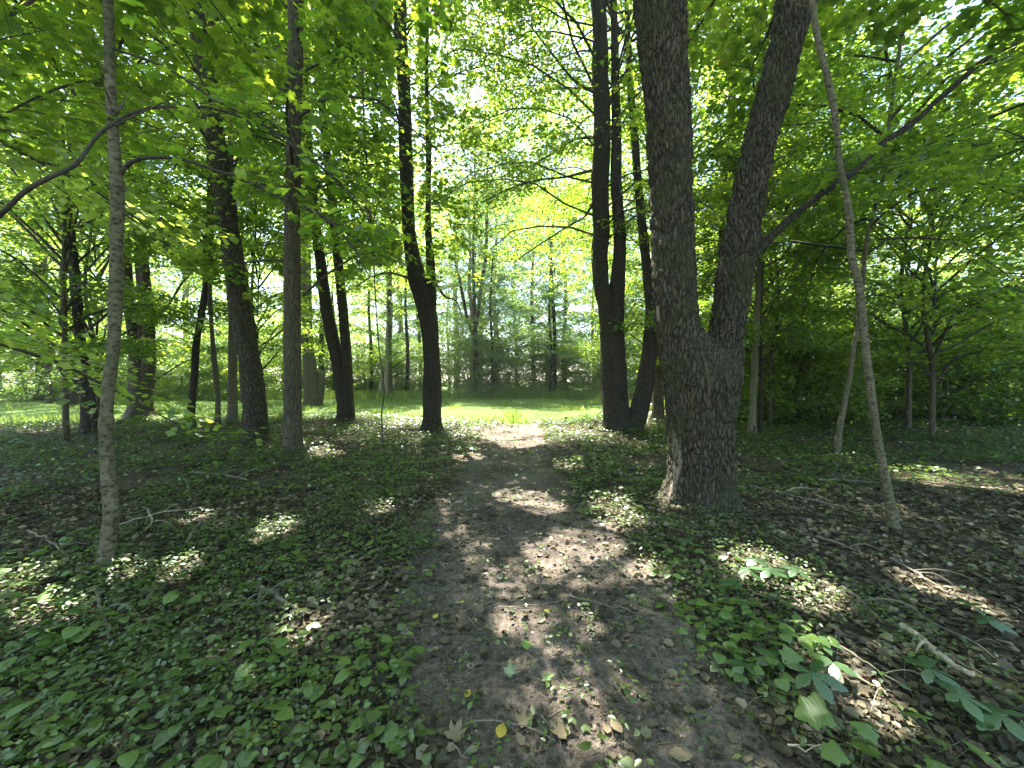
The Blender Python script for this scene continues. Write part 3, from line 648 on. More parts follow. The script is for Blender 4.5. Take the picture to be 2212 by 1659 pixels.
tree('straight_tree', 'straight grey-brown maple trunk right beside the dark flaky tree', 7.85,
     [[(631,990,54),(632,950,44),(632,886,41),(632,786,40),(632,686,38),(633,553,37),(634,450,35),(637,350,35),(639,233,33),(642,133,35),(642,0,32)]],
     bark=M_MAPLE, seg=44, step=.05, flare=(.3, .14, 6), ext=[15], seed=14,
     crown=[CR(4.9, 15.5, 4.0, 30, droop=.35, el0=-4), CR(10.5, 15.5, 5.6, 20, f=dict(n_twig=14))],  # second tier is an upper crown added to shade the path
     branches=[dict(p=[(625,565,9),(590,563,7),(540,567,6),(480,572,4),(430,566,3)], f={**FN, 's0': .5}),
               dict(p=[(655,640,8),(700,600,6),(760,560,5),(820,545,4),(870,560,2)], f={**FN, 's0': .35, 'n_twig': 9}),
               dict(p=[(618,285,9),(590,270,8),(560,240,6),(530,215,5),(480,205,3)], f={**FN, 's0': .3})])
tree('old_tree', 'thick short-looking old trunk in the grass behind the straight maple', 22,
     [[(675,884,44),(675,850,40),(672,820,38),(668,780,30),(664,740,28),(662,650,26),(661,500,24),(660,250,22),(656,0,20)],
      [(690,850,14),(694,818,16),(692,800,6)]],
     bark=M_MAPLE, seg=18, step=.15, ext=[20, None], seed=15, crown=CR(6, 21, 4.6, 34, f=dict(size=.15)), lmat=M_FAR)
tree('twin_tree', 'dark pair of trunks joined at the foot left of the clearing, one leaning left', 13.4,
     [[(742,918,34),(741,880,28),(735,830,27),(727,770,29),(716,720,29),(707,670,28),(700,620,27),(692,553,24),(683,480,22),(675,400,21),(668,300,19),(660,150,17),(655,0,16)],
      [(753,916,26),(752,880,27),(750,800,24),(747,740,23),(740,650,22),(733,580,22),(726,500,21),(716,400,20),(703,280,18),(695,150,17),(690,0,16)]],
     bark=M_DARK, seg=24, step=.08, ext=[16, 16], seed=16, crown=[CR(5.5, 16, 3.6, 26), CR(5.5, 16, 3.6, 26, stem=1)])
tree('crooked_tree', 'dark crooked tree with a thin dead second stem at the left side of the path', 11.3,
     [[(933,940,50),(933,900,42),(933,853,42),(933,790,37),(931,750,37),(926,690,40),(914,640,42),(902,600,42),(892,553,34),(884,500,29),(880,400,30),(877,300,30),(875,200,28),(869,110,30),(867,50,27),(868,0,26)],
      [(930,700,24),(932,640,22),(931,580,20),(926,500,15),(926,420,12),(927,310,13),(924,240,10),(923,150,9),(925,50,8),(924,0,8)],
      [(862,130,10),(858,60,9),(848,0,8)]],
     bark=M_DARK, seg=32, step=.06, flare=(.3, .18, 5), ext=[16, 12, None], seed=17, crown=[CR(7.6, 17, 4.6, 34, f=dict(n_twig=12)), CR(11, 17, 5.4, 22, f=dict(n_twig=13))],  # second crown added high up to throw shade on the foreground
     branches=[dict(p=[(905,610,10),(880,600,8),(840,590,6),(800,600,4),(770,620,3)], f={**FN, 's0': .3, 'n_twig': 9}),
               dict(p=[(935,600,8),(960,640,6),(985,650,4),(1000,690,2)], f={**FN, 's0': .3, 'n_twig': 6})])
# middle right
tree('twin_tree', 'dark twin-stemmed tree with a third stem leaning right, at the right side of the clearing', 10.8,
     [[(1330,945,56),(1327,900,52),(1325,853,51),(1322,780,52),(1318,720,46),(1308,660,36),(1299,620,34),(1295,553,35),(1298,500,37),(1295,400,38),(1298,333,39),(1299,266,36),(1295,166,35),(1294,66,33),(1289,0,32)],
      [(1345,940,46),(1337,853,40),(1333,780,38),(1331,720,36),(1332,660,35),(1333,620,34),(1337,553,29),(1337,500,27),(1330,400,25),(1330,300,22),(1328,200,19),(1326,100,17),(1323,0,16)],
      [(1362,945,50),(1374,905,46),(1385,870,42),(1393,830,40),(1400,780,34),(1404,720,30),(1405,660,26),(1396,580,22),(1387,500,21),(1377,400,18),(1369,300,17),(1360,200,15),(1355,100,13)]],
     bark=M_DARK, seg=36, step=.06, flare=(.28, .16, 5), ext=[17, 16, 14], seed=18,
     crown=[CR(5.0, 18, 5.8, 58, droop=.3, el0=4, f=dict(n_twig=14, n_let=7)), CR(9, 17, 5.2, 26, stem=1)], keepl=1.1,
     branches=[dict(p=[(1283,370,9),(1260,375,8),(1220,385,6),(1160,392,5),(1100,410,4),(1040,440,3)], f={**FN, 's0': .25, 'tw_len': .34}),
               dict(p=[(1283,205,9),(1240,180,7),(1190,120,6),(1150,70,4),(1110,20,3)], f={**FN, 's0': .25}),
               dict(p=[(1283,300,8),(1240,305,6),(1200,330,5),(1150,360,4),(1090,400,3)], f={**FN, 's0': .2}),
               dict(p=[(1280,440,8),(1262,470,6),(1235,485,5),(1180,520,4),(1120,560,3)], f={**FN, 's0': .2})])
tree('smooth_tree', 'short visible grey trunk between the leaning stem and the massive forked tree', 13.5,
     [[(1421,922,30),(1421,880,27),(1422,820,26),(1424,700,24),(1428,500,22),(1430,250,20),(1430,0,18)]],
     bark=M_MAPLE, seg=16, ext=[19], seed=19, crown=CR(6, 19, 6.4, 56, f=dict(n_twig=14, n_let=7)), keepl=1.1)
tree('slender_tree', 'forking tree seen in the gap between the two stems of the massive forked tree', 12.5,
     [[(1548,925,22),(1550,800,20),(1555,650,18),(1557,500,15),(1560,400,14),(1573,300,18),(1577,200,18),(1570,130,22),(1562,60,16),(1556,0,14)],
      [(1574,180,14),(1586,90,10),(1598,20,8)]],
     bark=M_MAPLE, seg=14, ext=[15, 13], seed=20, crown=CR(5.6, 15.5, 3.4, 26))
tree('slender_tree', 'slim pale tree with a hollow at its foot just right of the massive forked tree', 10.4,
     [[(1624,950,22),(1625,920,20),(1626,900,17),(1627,850,16),(1630,786,17),(1634,700,14),(1638,600,13),(1642,500,12),(1643,400,11),(1640,200,10),(1640,0,9)]],
     bark=M_SMOOTH, disp='smooth', seg=14, ext=[13], seed=21, crown=CR(4.2, 13, 3.0, 26))
tree('slender_tree', 'slim straight mossy tree behind the hollow-footed pale one', 17,
     [[(1644,888,16),(1646,850,14),(1648,786,14),(1647,700,13),(1645,600,12),(1644,400,11),(1642,150,10)]],
     bark=M_MAPLE, seg=12, step=.15, ext=[16], seed=22, crown=CR(4.5, 16, 3.2, 22))
tree('twin_tree', 'V-shaped pair of brown trunks among the shaded undergrowth on the right', 19,
     [[(1722,884,26),(1720,850,23),(1719,786,22),(1718,686,20),(1722,553,18),(1728,400,16),(1730,200,14)],
      [(1735,884,24),(1738,840,24),(1742,786,25),(1750,720,22),(1757,680,20),(1764,630,20),(1774,553,16),(1790,400,14),(1800,200,12)]],
     bark=M_MAPLE, seg=18, step=.15, ext=[18, 18], seed=23, crown=[CR(4.5, 18, 4, 26), CR(4.5, 18, 4, 22, stem=1)],
     branches=[dict(p=[(1762,735,9),(1790,730,8),(1815,736,8),(1870,733,7),(1940,733,7),(2010,730,6),(2080,712,5),(2212,680,3)], f={**FN, 's0': .3, 'n_twig': 14, 'tw_len': .2})])
tree('slender_tree', 'thin trunk curving right beside the V-shaped pair', 19.5,
     [[(1760,884,16),(1766,840,15),(1774,800,13),(1784,765,11),(1787,720,9),(1786,680,8),(1792,600,7),(1796,450,6)]],
     bark=M_DARK, seg=10, step=.15, ext=[12], seed=24, crown=CR(4, 12, 2.6, 16))
tree('leaning_tree', 'dark thin trunk leaning strongly right in the gloom at the right edge', 17,
     [[(2048,896,14),(2060,868,12),(2073,836,12),(2092,790,11),(2115,760,11),(2130,730,10),(2150,700,9),(2175,650,8),(2200,600,6)]],
     bark=M_DARK, seg=10, step=.15, seed=25, ext=[9], crown=CR(2.8, 9, 3.2, 24, el0=-5))
# trees of the far edge that stand out
tree('far_tree', 'dark leaning tree beyond the clearing, in line with the path', 33,
     [[(1036,846,15),(1034,820,13),(1030,760,12),(1026,720,11),(1032,680,9),(1042,600,8),(1050,553,8),(1052,450,6)],
      [(1027,730,8),(1010,690,7),(1000,640,7),(990,590,5),(982,560,4)]],
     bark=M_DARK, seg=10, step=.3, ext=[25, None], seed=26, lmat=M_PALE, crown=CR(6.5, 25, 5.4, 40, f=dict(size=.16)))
tree('far_tree', 'thin pale trunk crossing the dark leaning tree beyond the clearing', 33.5,
     [[(1016,846,10),(1020,800,9),(1022,740,8),(1018,660,8),(1013,600,7),(1016,553,6),(1012,450,5)]],
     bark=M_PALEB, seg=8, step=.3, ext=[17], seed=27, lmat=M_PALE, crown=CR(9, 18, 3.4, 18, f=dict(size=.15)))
tree('far_tree', 'pale grey trunk far back between the twin dark pair and the crooked tree', 30,
     [[(836,866,24),(836,830,16),(838,790,15),(841,720,15),(842,660,14),(840,550,12),(836,400,10)],
      [(818,866,16),(822,840,10),(828,800,8),(832,770,6)]],
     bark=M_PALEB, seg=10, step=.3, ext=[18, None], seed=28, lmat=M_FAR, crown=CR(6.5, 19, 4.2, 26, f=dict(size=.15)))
for q, (x, y, w, lab) in enumerate([(800,860,10,'thin dark trunk just left of the far pale grey trunk'), (879,862,10,'thin dark trunk just right of the far pale grey trunk'),
                                    (1189,845,6,'very thin straight sapling at the back edge of the clearing'), (1062,842,8,'low bushy small tree at the back edge of the clearing')]):
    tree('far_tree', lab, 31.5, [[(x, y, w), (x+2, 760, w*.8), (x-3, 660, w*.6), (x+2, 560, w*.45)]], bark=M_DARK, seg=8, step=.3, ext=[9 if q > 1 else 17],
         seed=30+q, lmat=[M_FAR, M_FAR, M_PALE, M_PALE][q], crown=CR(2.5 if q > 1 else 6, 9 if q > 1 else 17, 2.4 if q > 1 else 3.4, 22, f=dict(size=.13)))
# the off-frame maple whose boughs reach in at the upper left, close to the lens
tree('maple_tree', 'maple rooted beyond the left edge whose arching bough crosses the slim pale tree', 2.9,
     [[(-260,1300,50,2.6),(-262,1100,44,2.6),(-268,800,40,2.6),(-275,400,36,2.6),(-280,0,32,2.6)]], bark=M_MAPLE, seg=24, ext=[9], seed=40,
     crown=CR(4.4, 9, 3.2, 22),
     branches=[dict(p=[(-268,640,26,2.6),(-120,560,22,2.5),(0,470,19,2.5),(60,415,18,2.5),(115,385,17,2.55),(167,360,16,2.6),(195,325,14,2.65),(220,293,13,2.7),(267,260,12,2.8),(310,243,11,2.9),(350,235,10,3.0),(450,236,9,3.1),(520,255,8,3.2),(570,285,7,3.3),(620,310,6,3.4),(680,355,4,3.5)],
                    f={**FN, 's0': .45, 'tw_len': .22, 'n_twig': 12, 'size': .08, 'n_leaf': 4, 'n_let': 5}),
               dict(p=[(-268,300,20,2.6),(-120,160,16,2.8),(0,60,13,3.0),(120,-10,11,3.2),(240,-60,8,3.4)], f={**FN, 's0': .25, 'tw_len': .3, 'size': .085}),
               dict(p=[(-268,420,14,2.6),(-100,330,12,2.9),(20,250,10,3.2),(150,190,8,3.6),(260,170,5,4.0)], f={**FN, 's0': .3, 'tw_len': .26, 'size': .085, 'n_leaf': 5})], tmpl=T_MAP)
# drooping near maple boughs over the left middle
tree('maple_tree', 'leafy young maple with hanging boughs between the slim tree and the straight maple', 5.6,
     [[(395,1040,12),(392,900,10),(388,700,9),(385,500,9),(388,300,8),(392,150,7),(395,0,7)]], bark=M_MAPLE, seg=12, ext=[7.5], seed=41,
     crown=CR(3.4, 7.6, 2.9, 34, droop=.45, el0=0, el1=45, f=dict(size=.105, n_leaf=6)), tmpl=T_MAP) if False else None
tree('maple_tree', 'maple sapling behind the straight maple with bright hanging leaf sprays toward the path', 8.6,
     [[(829,958,4),(824,900,3),(830,840,3),(820,760,3),(812,650,3),(806,520,3),(790,300,3),(784,100,3)]], bark=M_MAPLE, seg=12, ext=[10.5], seed=42,
     crown=CR(3.5, 10.4, 2.4, 26, droop=.4, el0=0, el1=50, f=dict(size=.11, n_leaf=6), r0=.014), tmpl=T_MAP)
print('unique leaves', ALL_LEAVES); print(np.round(COVER[::-1], 1))

from mathutils.bvhtree import BVHTree
def strip_on(root, name, pts, depth, m, proud=.012, label=None, nc=7):
    """a raised or sunken strip that follows the trunk's own surface"""
    tr = [c for c in root.children if c.name.startswith('trunk')][0]
    off = Vector(root.location); bvh = BVHTree.FromPolygons([v.co[:] for v in tr.data.vertices], [p.vertices[:] for p in tr.data.polygons])
    c = crspline(A_([[x, y, w] for x, y, w in pts], float), 6); rows = []
    for i_, (x, y, w) in enumerate(c):
        row = []
        for j in range(nc):
            t = j/(nc-1)*2-1; q = PX(x+t*w/2, y, depth); d = Vector((q[0], q[1], 0)).normalized()
            hit = bvh.ray_cast(Vector(q) - off - d*1.5, d, 3.0)[0]
            if hit is None: row.append(None); continue
            e = (1-t*t)*min(1, 6*min(i_, len(c)-1-i_)/len(c))
            row.append(hit - d*(proud*e - .004 + .004*math.sin(i_*1.7+j*2.3)*e))
        rows.append(row)
    V = []; idx = {}; F = []
    for i_, r in enumerate(rows):
        for j, q in enumerate(r):
            if q is not None: idx[i_, j] = len(V); V.append(q[:])
    for i_ in range(len(rows)-1):
        for j in range(nc-1):
            k_ = [(i_, j), (i_, j+1), (i_+1, j+1), (i_+1, j)]
            if all(a in idx for a in k_): F.append([idx[a] for a in k_])
    o = obj(name, mesh_np(name, A_(V, float), [A_(F)], m, smooth=True), root)
    if label: o['label'] = label
    return o
TR = {}
for o in C.objects:
    if 'label' in o: TR[o['label']] = o
def T_(t): return [o for l, o in TR.items() if t in l][0]
M_HOLE = bark_mat('rotten_wood', (.006,.005,.004), (.02,.016,.012), (.015,.013,.01), 40, .5, .5, 60, plates=False)  # near-black colour stands in for the shade inside slit and hollow
M_SCAR = bark_mat('weathered_wood', (.05,.042,.03), (.25,.21,.155), (.10,.095,.06), 46, .12, .8, 60, plates=False)
b_ = T_('massive two-stemmed')
strip_on(b_, 'bare_patch', [(1455,920,5),(1458,945,13),(1463,970,22),(1463,1000,24),(1458,1030,17),(1448,1060,10),(1440,1082,5)], 4.63, M_SCAR, .010, 'pale weathered wood where bark is gone')
strip_on(b_, 'vine_stem', [(1518,725,5),(1514,760,7),(1524,790,8),(1531,830,8),(1530,870,7),(1534,900,5)], 4.63, M_MAPLE, .022, 'thin old vine stem climbing to the fork')
strip_on(b_, 'bark_flake', [(1492,836,3),(1498,846,8),(1498,858,9),(1496,870,3)], 4.63, M_MAPLE, .012)
strip_on(b_, 'bark_flake', [(1494,867,5),(1505,868,6)], 4.63, M_PALEB, .014)
strip_on(b_, 'bark_flake', [(1418,655,3),(1420,675,8),(1424,700,6)], 4.63, M_PALEB, .012)
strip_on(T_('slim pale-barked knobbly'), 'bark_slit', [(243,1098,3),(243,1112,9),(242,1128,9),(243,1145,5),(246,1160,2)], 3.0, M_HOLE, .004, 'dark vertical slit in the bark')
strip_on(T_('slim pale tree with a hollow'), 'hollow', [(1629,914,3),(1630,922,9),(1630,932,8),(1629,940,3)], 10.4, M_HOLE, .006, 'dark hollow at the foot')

# ------------------------------------------------------------------ shared kinds for the woods
def proto_crown(seed, z0, z1, R, n, lm, tmpl=T_DIA, size=.135, r0=.04, f=None, el0=5, droop=.2):
    rg = np.random.default_rng(seed)
    lp, L = limbs(rg, lambda z: (z*0, z*0), z0, z1, R, n, el0=el0, droop=droop)
    s, l = foliate(lp, L, rg, **{**dict(n_twig=11, n_let=6, n_leaf=8, size=size, tw_len=.3, twiglets=False, up=.5, zj=.09), **(f or {})})
    s = cat_segs(s, limb_segs(lp, L, r0*L/R))
    return crown_mesh('crown', s, l, tmpl, lm)
def proto_trunk(seed, h, r, bark):
    rg = np.random.default_rng(seed)
    p = np.array([[0, 0, -.3, r*1.15], [rg.normal(0, .08), 0, h*.25, r], [rg.normal(0, .2), rg.normal(0, .2), h*.5, r*.8], [rg.normal(0, .15), 0, h*.75, r*.5], [0, 0, h, .03]])
    c = crspline(p, .5)
    V, F = tube(c[:, :3], c[:, 3], 9, bark_disp('ridges'), flare=(.4, .3, 4), seed=seed)
    return mesh_np('trunk', V, F, bark, smooth=True)
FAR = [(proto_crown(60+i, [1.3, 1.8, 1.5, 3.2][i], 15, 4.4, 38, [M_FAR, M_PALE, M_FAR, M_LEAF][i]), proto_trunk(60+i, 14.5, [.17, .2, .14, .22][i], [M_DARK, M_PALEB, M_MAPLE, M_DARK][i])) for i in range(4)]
HIGH = (proto_crown(91, 7.5, 23, 5.4, 46, M_FAR, size=.13, f=dict(n_leaf=8)), proto_trunk(91, 22.5, .15, M_DARK))
MIDW = [(proto_crown(70+i, 1.6, 9, 3.0, 34, [M_LEAF, M_LEAFB][i], tmpl=T_MID, size=.11, f=dict(n_leaf=7, spread=.3, zj=.10, up=.45), droop=.22, el0=22), proto_trunk(70+i, 8.8, .07, [M_MAPLE, M_DARK][i])) for i in range(2)]
BUSH = [(proto_crown(80+i, .15, 2.9, 1.8, 26, [M_FAR, M_LEAF, M_PALE][i], size=.10, r0=.012, f=dict(n_twig=8, n_let=5, n_leaf=6), el0=15), proto_trunk(80+i, 2.4, .02, M_TWIG)) for i in range(3)]
def plant(name, proto, x, y, sc, rz, label, cat, group, sz=None):
    r = empty(name, (x, y, float(HS(x, y))-.02), label, cat, group, rz); r.scale = (sc, sc, sz or sc)
    obj('trunk' if name != 'bush' else 'stem', proto[1], r); o = obj('crown', proto[0], r); o['kind'] = 'stuff'
    return r
rnd = random.Random(11)
LF = {0: 'slender leafy tree in the sunny wood edge beyond the grass clearing', 1: 'tree standing deeper in the wood behind the sunny edge of the clearing'}
k = 0
for row, (yb, sp) in enumerate([(41.5, 5.6), (49, 6.5), (58, 8)]):
    x = -yb*1.5
    while x < yb*1.45:
        xx = x + rnd.uniform(-1.3, 1.3); yy = yb + rnd.uniform(-1.5, 3.0) - (6 if xx < -26 else 0)
        pxx = 1106 + xx/yy*864
        gap = 900 < pxx < 1270
        if not (gap and rnd.random() < .75):
            t = rnd.randrange(4 if row else 3) if not gap else rnd.choice([1, 2])
            plant('woodland_tree', FAR[t], xx, yy, rnd.uniform(.8, 1.15) * (1.1 if gap else 1), rnd.uniform(0, 6.28), LF[0] if row == 0 else LF[1], 'tree',
                  'trees of the wood beyond the clearing' if row == 0 else 'trees deep in the wood', sz=rnd.uniform(.85, 1.25)*(1.15 if gap else 1.1))
            k += 1
        x += sp
for (x, y, sc) in [(-6.2,45,1.5),(-1.8,46.5,1.6),(2.4,44,1.45),(6.2,47,1.6),(9.5,44,1.4),(-10,44,1.4),(0.6,54,1.8),(-4.4,55,1.8),(5,56,1.8)]:
    plant('woodland_tree', FAR[rnd.choice([0, 1, 1, 2])], x, y, sc, rnd.uniform(0, 6.28), LF[0] if y < 42 else LF[1], 'tree', 'trees of the wood beyond the clearing' if y < 42 else 'trees deep in the wood')
for (x, y, sc) in [(-2.9,31.5,.95),(3.4,32,1.0),(8.2,30.5,1.0)]:
    plant('woodland_tree', HIGH, x, y, sc, rnd.uniform(0, 6.28), 'tall thin tree at sunny wood edge', 'tree', 'trees of the wood beyond the clearing')
# right-hand wood
for (x, y) in [(10.5,17),(17,13.5),(15,20),(22,18),(12,26),(21,27),(29,24),(17,32),(26,33),(9,31),(27,13)]:
    plant('woodland_tree', FAR[rnd.randrange(4)] if rnd.random() < .55 else MIDW[rnd.randrange(2)], x+rnd.uniform(-.5, .5), y+rnd.uniform(-.6, .6), rnd.uniform(.8, 1.05), rnd.uniform(0, 6.28),
          'leafy tree in the dense shaded wood to the right of the clearing', 'tree', 'trees of the wood on the right')
# left-hand wood beyond the grass
for (x, y) in [(-22,20),(-27,23),(-32,19),(-17,25),(-24,30),(-36,27),(-14,29.5),(-9,30)]:
    plant('woodland_tree', FAR[rnd.randrange(4)], x, y+rnd.uniform(-.5, .5), rnd.uniform(.85, 1.1), rnd.uniform(0, 6.28),
          'leafy tree at the left end of the grass clearing', 'tree', 'trees at the left end of the clearing')
# understory maples near
for (x, y, s, sz, lab) in [(10.4,9.9,.8,.8,'leafy understory maple at the right edge over the shaded ground'),
                           (4.6,11.8,.7,.8,'leafy understory maple behind the massive forked tree'), 
                           (-10.5,9.4,.8,.9,'leafy understory maple at the left edge of the woods'),(-13.5,13,.9,1.0,'leafy understory maple before the far thick old trunk'),(11.5,11.6,.9,1.0,'leafy understory maple farthest right, behind the one over shaded ground'),(6.6,10.6,.6,.95,'leafy understory maple right of the hollow-footed pale tree'), (8.4,13.0,.85,.95,'leafy understory maple before the V-shaped pair of trunks'),
                           (-9.2,14.5,.8,1.0,'leafy maple beside the left end of the sunny grass')]:
    plant('understory_tree', MIDW[0 if s > .65 else 1], x, y, s, rnd.uniform(0, 6.28), lab, 'tree', 'understory maples', sz=sz)
# unseen trees added around and behind the viewpoint to shade the foreground
for (x, y, s) in [(-7.5,3.5,.85),(8.0,3.8,.9),(-4.5,-3.5,.85),(5,-4.5,.85)]:
    r = plant('canopy_tree', FAR[0 if x < 0 else 3], x, y, s, rnd.uniform(0, 6.28), 'unseen tall tree added outside the view to shade the forest floor', 'tree', 'canopy trees around the viewpoint', sz=s*1.12)
    r.location.z += 1.2 if False else 0
# bushes along the clearing's far side and in the right wood
for q in range(58):
    a = -34 + q*.78 + rnd.uniform(-.3, .3); b_ = float(np.interp(a, [-40,-20,0,8], [27,29.5,32,31])) + rnd.uniform(0, 4.0)
    pxx = 1106 + a/b_*864
    s = rnd.uniform(.6, 1.15)*(.6 if b_ < 31.5 else 1.25)*(1.5 if q % 3 == 0 and b_ > 31.5 else 1)
    if rnd.random() < (.45 if 880 < pxx < 1300 else .2): continue
    plant('bush', BUSH[rnd.choice([0, 0, 2])], a, b_, s, rnd.uniform(0, 6.28), 'sunlit leafy bush in the thicket along the back of the grass clearing', 'bush', 'bushes behind the clearing')
for q in range(34):
    a = -38 + q*2.15 + rnd.uniform(-1, 1); b_ = rnd.uniform(33.0, 39)
    plant('bush', BUSH[rnd.choice([0, 0, 2])], a, b_, rnd.uniform(1.3, 2.0), rnd.uniform(0, 6.28), 'sunlit leafy bush in the thicket along the back of the grass clearing', 'bush', 'bushes behind the clearing')
for q in range(48):
    y = 13.5 + 13*rnd.random()**1.3; x = rnd.uniform(7.2 + (y-14)*.25, 7+y*.95)
    plant('bush', BUSH[rnd.choice([0, 0, 1])], x, y, rnd.uniform(.8, 1.35)*(1.2 if q % 3 == 0 else .9), rnd.uniform(0, 6.28), 'leafy bush in the shaded thicket on the right', 'bush', 'bushes of the right thicket')
for q in range(16):
    x = rnd.uniform(-34, -17); y = rnd.uniform(23, 28)
    plant('bush', BUSH[rnd.choice([0, 1, 0])], x, y+3, rnd.uniform(.8, 1.3), rnd.uniform(0, 6.28), 'leafy bush behind the left end of the grass clearing', 'bush', 'bushes at the left end')

# ------------------------------------------------------------------ forest floor
rng = np.random.default_rng(77); n = 34000
y = rng.uniform(27, 75, n)**1.0; x = rng.uniform(-1.5, 1.5, n)*y; k = lawn_m(x, y) < -.2; x, y = x[k], y[k]; n = len(x)
P = np.stack([x, y, H(x, y)+rng.random(n)**2*(.35+1.3*np.clip((y-33)/8, 0, 1))*(.4+fbm(x*.5, y*.5))], -1)
V, F = leafmesh(P, rng.normal(0, 1, (n, 3))*A_([1, 1, .3]), A_([0, 0, 1.])+rng.normal(0, .5, (n, 3)), rng.uniform(.12, .34, n), T_DIA)
o = obj('undergrowth', mesh_np('undergrowth', V, [F], M_FAR)); o['kind'] = 'stuff'; o['label'] = 'low green undergrowth of the wood beyond the clearing'; o['category'] = 'undergrowth'
rng = np.random.default_rng(21)
def scatter(n, x0, x1, y0, y1, power=1.0):
    y = y0+(y1-y0)*rng.random(n)**power; x = rng.uniform(-1, 1, n); w = np.maximum(2.5, y*1.45); x = x*w
    k = (x > x0) & (x < x1); return x[k], y[k]
# dead leaves
Vs, Fs = [], []; off = 0
for n, y0, y1, size, tm, pw in ((34000, .9, 5.5, .047, T_DEAD, .75), (52000, 4.5, 17, .06, T_DIA, .7)):
    x, y = scatter(n, -22, 22, y0, y1, pw)
    pm = path_m(x, y); lm = lawn_m(x, y)
    k = (rng.random(len(x)) > pm*.80) & (lm < rng.normal(0, .5, len(x))); x, y = x[k], y[k]; n = len(x)
    P = np.stack([x, y, HS(x, y)+rng.uniform(.004, .022, n)], -1)
    T = rng.normal(0, 1, (n, 3))*A_([1, 1, .12]); N = A_([0, 0, 1.0])+rng.normal(0, .42, (n, 3))
    tv = tm[0].copy()
    if tm is T_DIA: tv = tv*A_([1, 1, -1.5])
    v, f = leafmesh(P, T, N, size*rng.uniform(.45, 1.35, n), (tv, tm[1])); Vs.append(v); Fs.append(f+off); off += len(v)
o = obj('leaf_litter', mesh_np('leaf_litter', np.vstack(Vs), [np.vstack(Fs)], M_LITTER)); o['kind'] = 'stuff'; o['label'] = 'brown dead leaves strewn over the forest floor'; o['category'] = 'leaf litter'
# crumbled litter trodden into the path
n = 60000; x = rng.uniform(-1.6, 2.2, n); y = .9+9*rng.random(n)**1.4; k = rng.random(n) < .25+.75*(fbm(x*4, y*4, 6) > .42); x, y = x[k], y[k]; n = len(x)
P = np.stack([x, y, HS(x, y)+rng.uniform(.004, .016, n)], -1)
v, f = leafmesh(P, rng.normal(0, 1, (n, 3))*A_([1, 1, .25]), A_([0, 0, 1.0])+rng.normal(0, .5, (n, 3)), rng.uniform(.006, .028, n), (T_DIA[0]*A_([1, .8, 1.5]), T_DIA[1]))
o = obj('crumbled_litter', mesh_np('crumbled_litter', v, [f], M_LITTER)); o['kind'] = 'stuff'; o['label'] = 'crumbled leaf bits trodden into the dirt path'; o['category'] = 'leaf crumbs'
# small debris: twigs
n = 5200; x, y = scatter(n, -14, 14, .9, 12, .8); n = len(x)
d = rng.uniform(0, 2*math.pi, n); L = rng.uniform(.03, .22, n); z = HS(x, y)+.012
A = np.stack([x, y, z], -1); bx, by = x+np.cos(d)*L, y+np.sin(d)*L
B = np.stack([bx, by, HS(bx, by)+rng.uniform(.005, .03, n)], -1); r = rng.uniform(.001, .0035, n)
V, F = prisms(A, B, r, r*.6)
o = obj('twig_litter', mesh_np('twig_litter', V, [F], M_STICK)); o['kind'] = 'stuff'; o['label'] = 'fine broken twigs scattered over soil and path'; o['category'] = 'twigs'
# green ground cover (herb layer)
def herb_density(x, y):
    left = (x < np.interp(y, PY, PL)+.1); right = x > np.interp(y, PY, PR)
    nz = fbm(x*1.1+3, y*1.1, 4)/.875
    d = np.where(left, .9*np.clip((nz-.34)*3.2, .08, 1), 0)
    d = np.where(left & (y > 5), .8*np.clip((nz-.32)*4, .12, 1), d)
    rr = np.clip((nz-.50)*4.5, .0, 1)
    d = np.where(right, .30*rr+.04, d)
    d = np.where(right & (x < 2.4) & (y < 4.6), .62*np.clip((nz-.33)*3.5, 0, 1), d)
    d = np.where(right & (y > 5.5), .85*np.clip((nz-.28)*4, .15, 1), d)
    d = np.where(~left & ~right, .08, d)
    return d*(lawn_m(x, y) < .2)
LEAF_O = (A_([[0,0,0],[.22,.24,.05],[.55,.30,.05],[1,0,-.10],[.55,-.30,.05],[.22,-.24,.05],[.4,0,-.02]], float)[:6], A_([[0,1,2],[0,2,3],[0,3,4],[0,4,5]]))
Vs, Fs = [], []; off = 0
for n, y0, y1, size, tm, pw in ((21000, .9, 5.2, .028, LEAF_O, .85), (52000, 4.8, 17, .060, T_DIA, .8), (26000, 12, 30, .11, T_DIA, .9)):
    x, y = scatter(n, -26, 26, y0, y1, pw)
    k = rng.random(len(x)) < herb_density(x, y); x, y = x[k], y[k]; n = len(x)
    m_ = 3; ang = rng.uniform(0, 6.28, n)
    X3 = np.repeat(x, m_); Y3 = np.repeat(y, m_); an = np.repeat(ang, m_)+np.tile(np.arange(m_)*2.1, n)+rng.normal(0, .3, n*m_)
    hgt = np.repeat(rng.uniform(.02, .11, n)*(1+.5*(y > 6)), m_)
    P = np.stack([X3+np.cos(an)*size*.35, Y3+np.sin(an)*size*.35, HS(X3, Y3)+hgt+rng.normal(0, .008, n*m_)], -1)
    T = np.stack([np.cos(an), np.sin(an), rng.normal(-.05, .18, n*m_)], -1); N = A_([0, 0, 1.0])+rng.normal(0, .33, (n*m_, 3))
    v, f = leafmesh(P, T, N, size*rng.uniform(.6, 1.4, n*m_), tm); Vs.append(v); Fs.append(f+off); off += len(v)
o = obj('ground_cover', mesh_np('ground_cover', np.vstack(Vs), [np.vstack(Fs)], M_HERB)); o['kind'] = 'stuff'; o['label'] = 'low green herbs and ivy carpeting the forest floor'; o['category'] = 'ground cover'

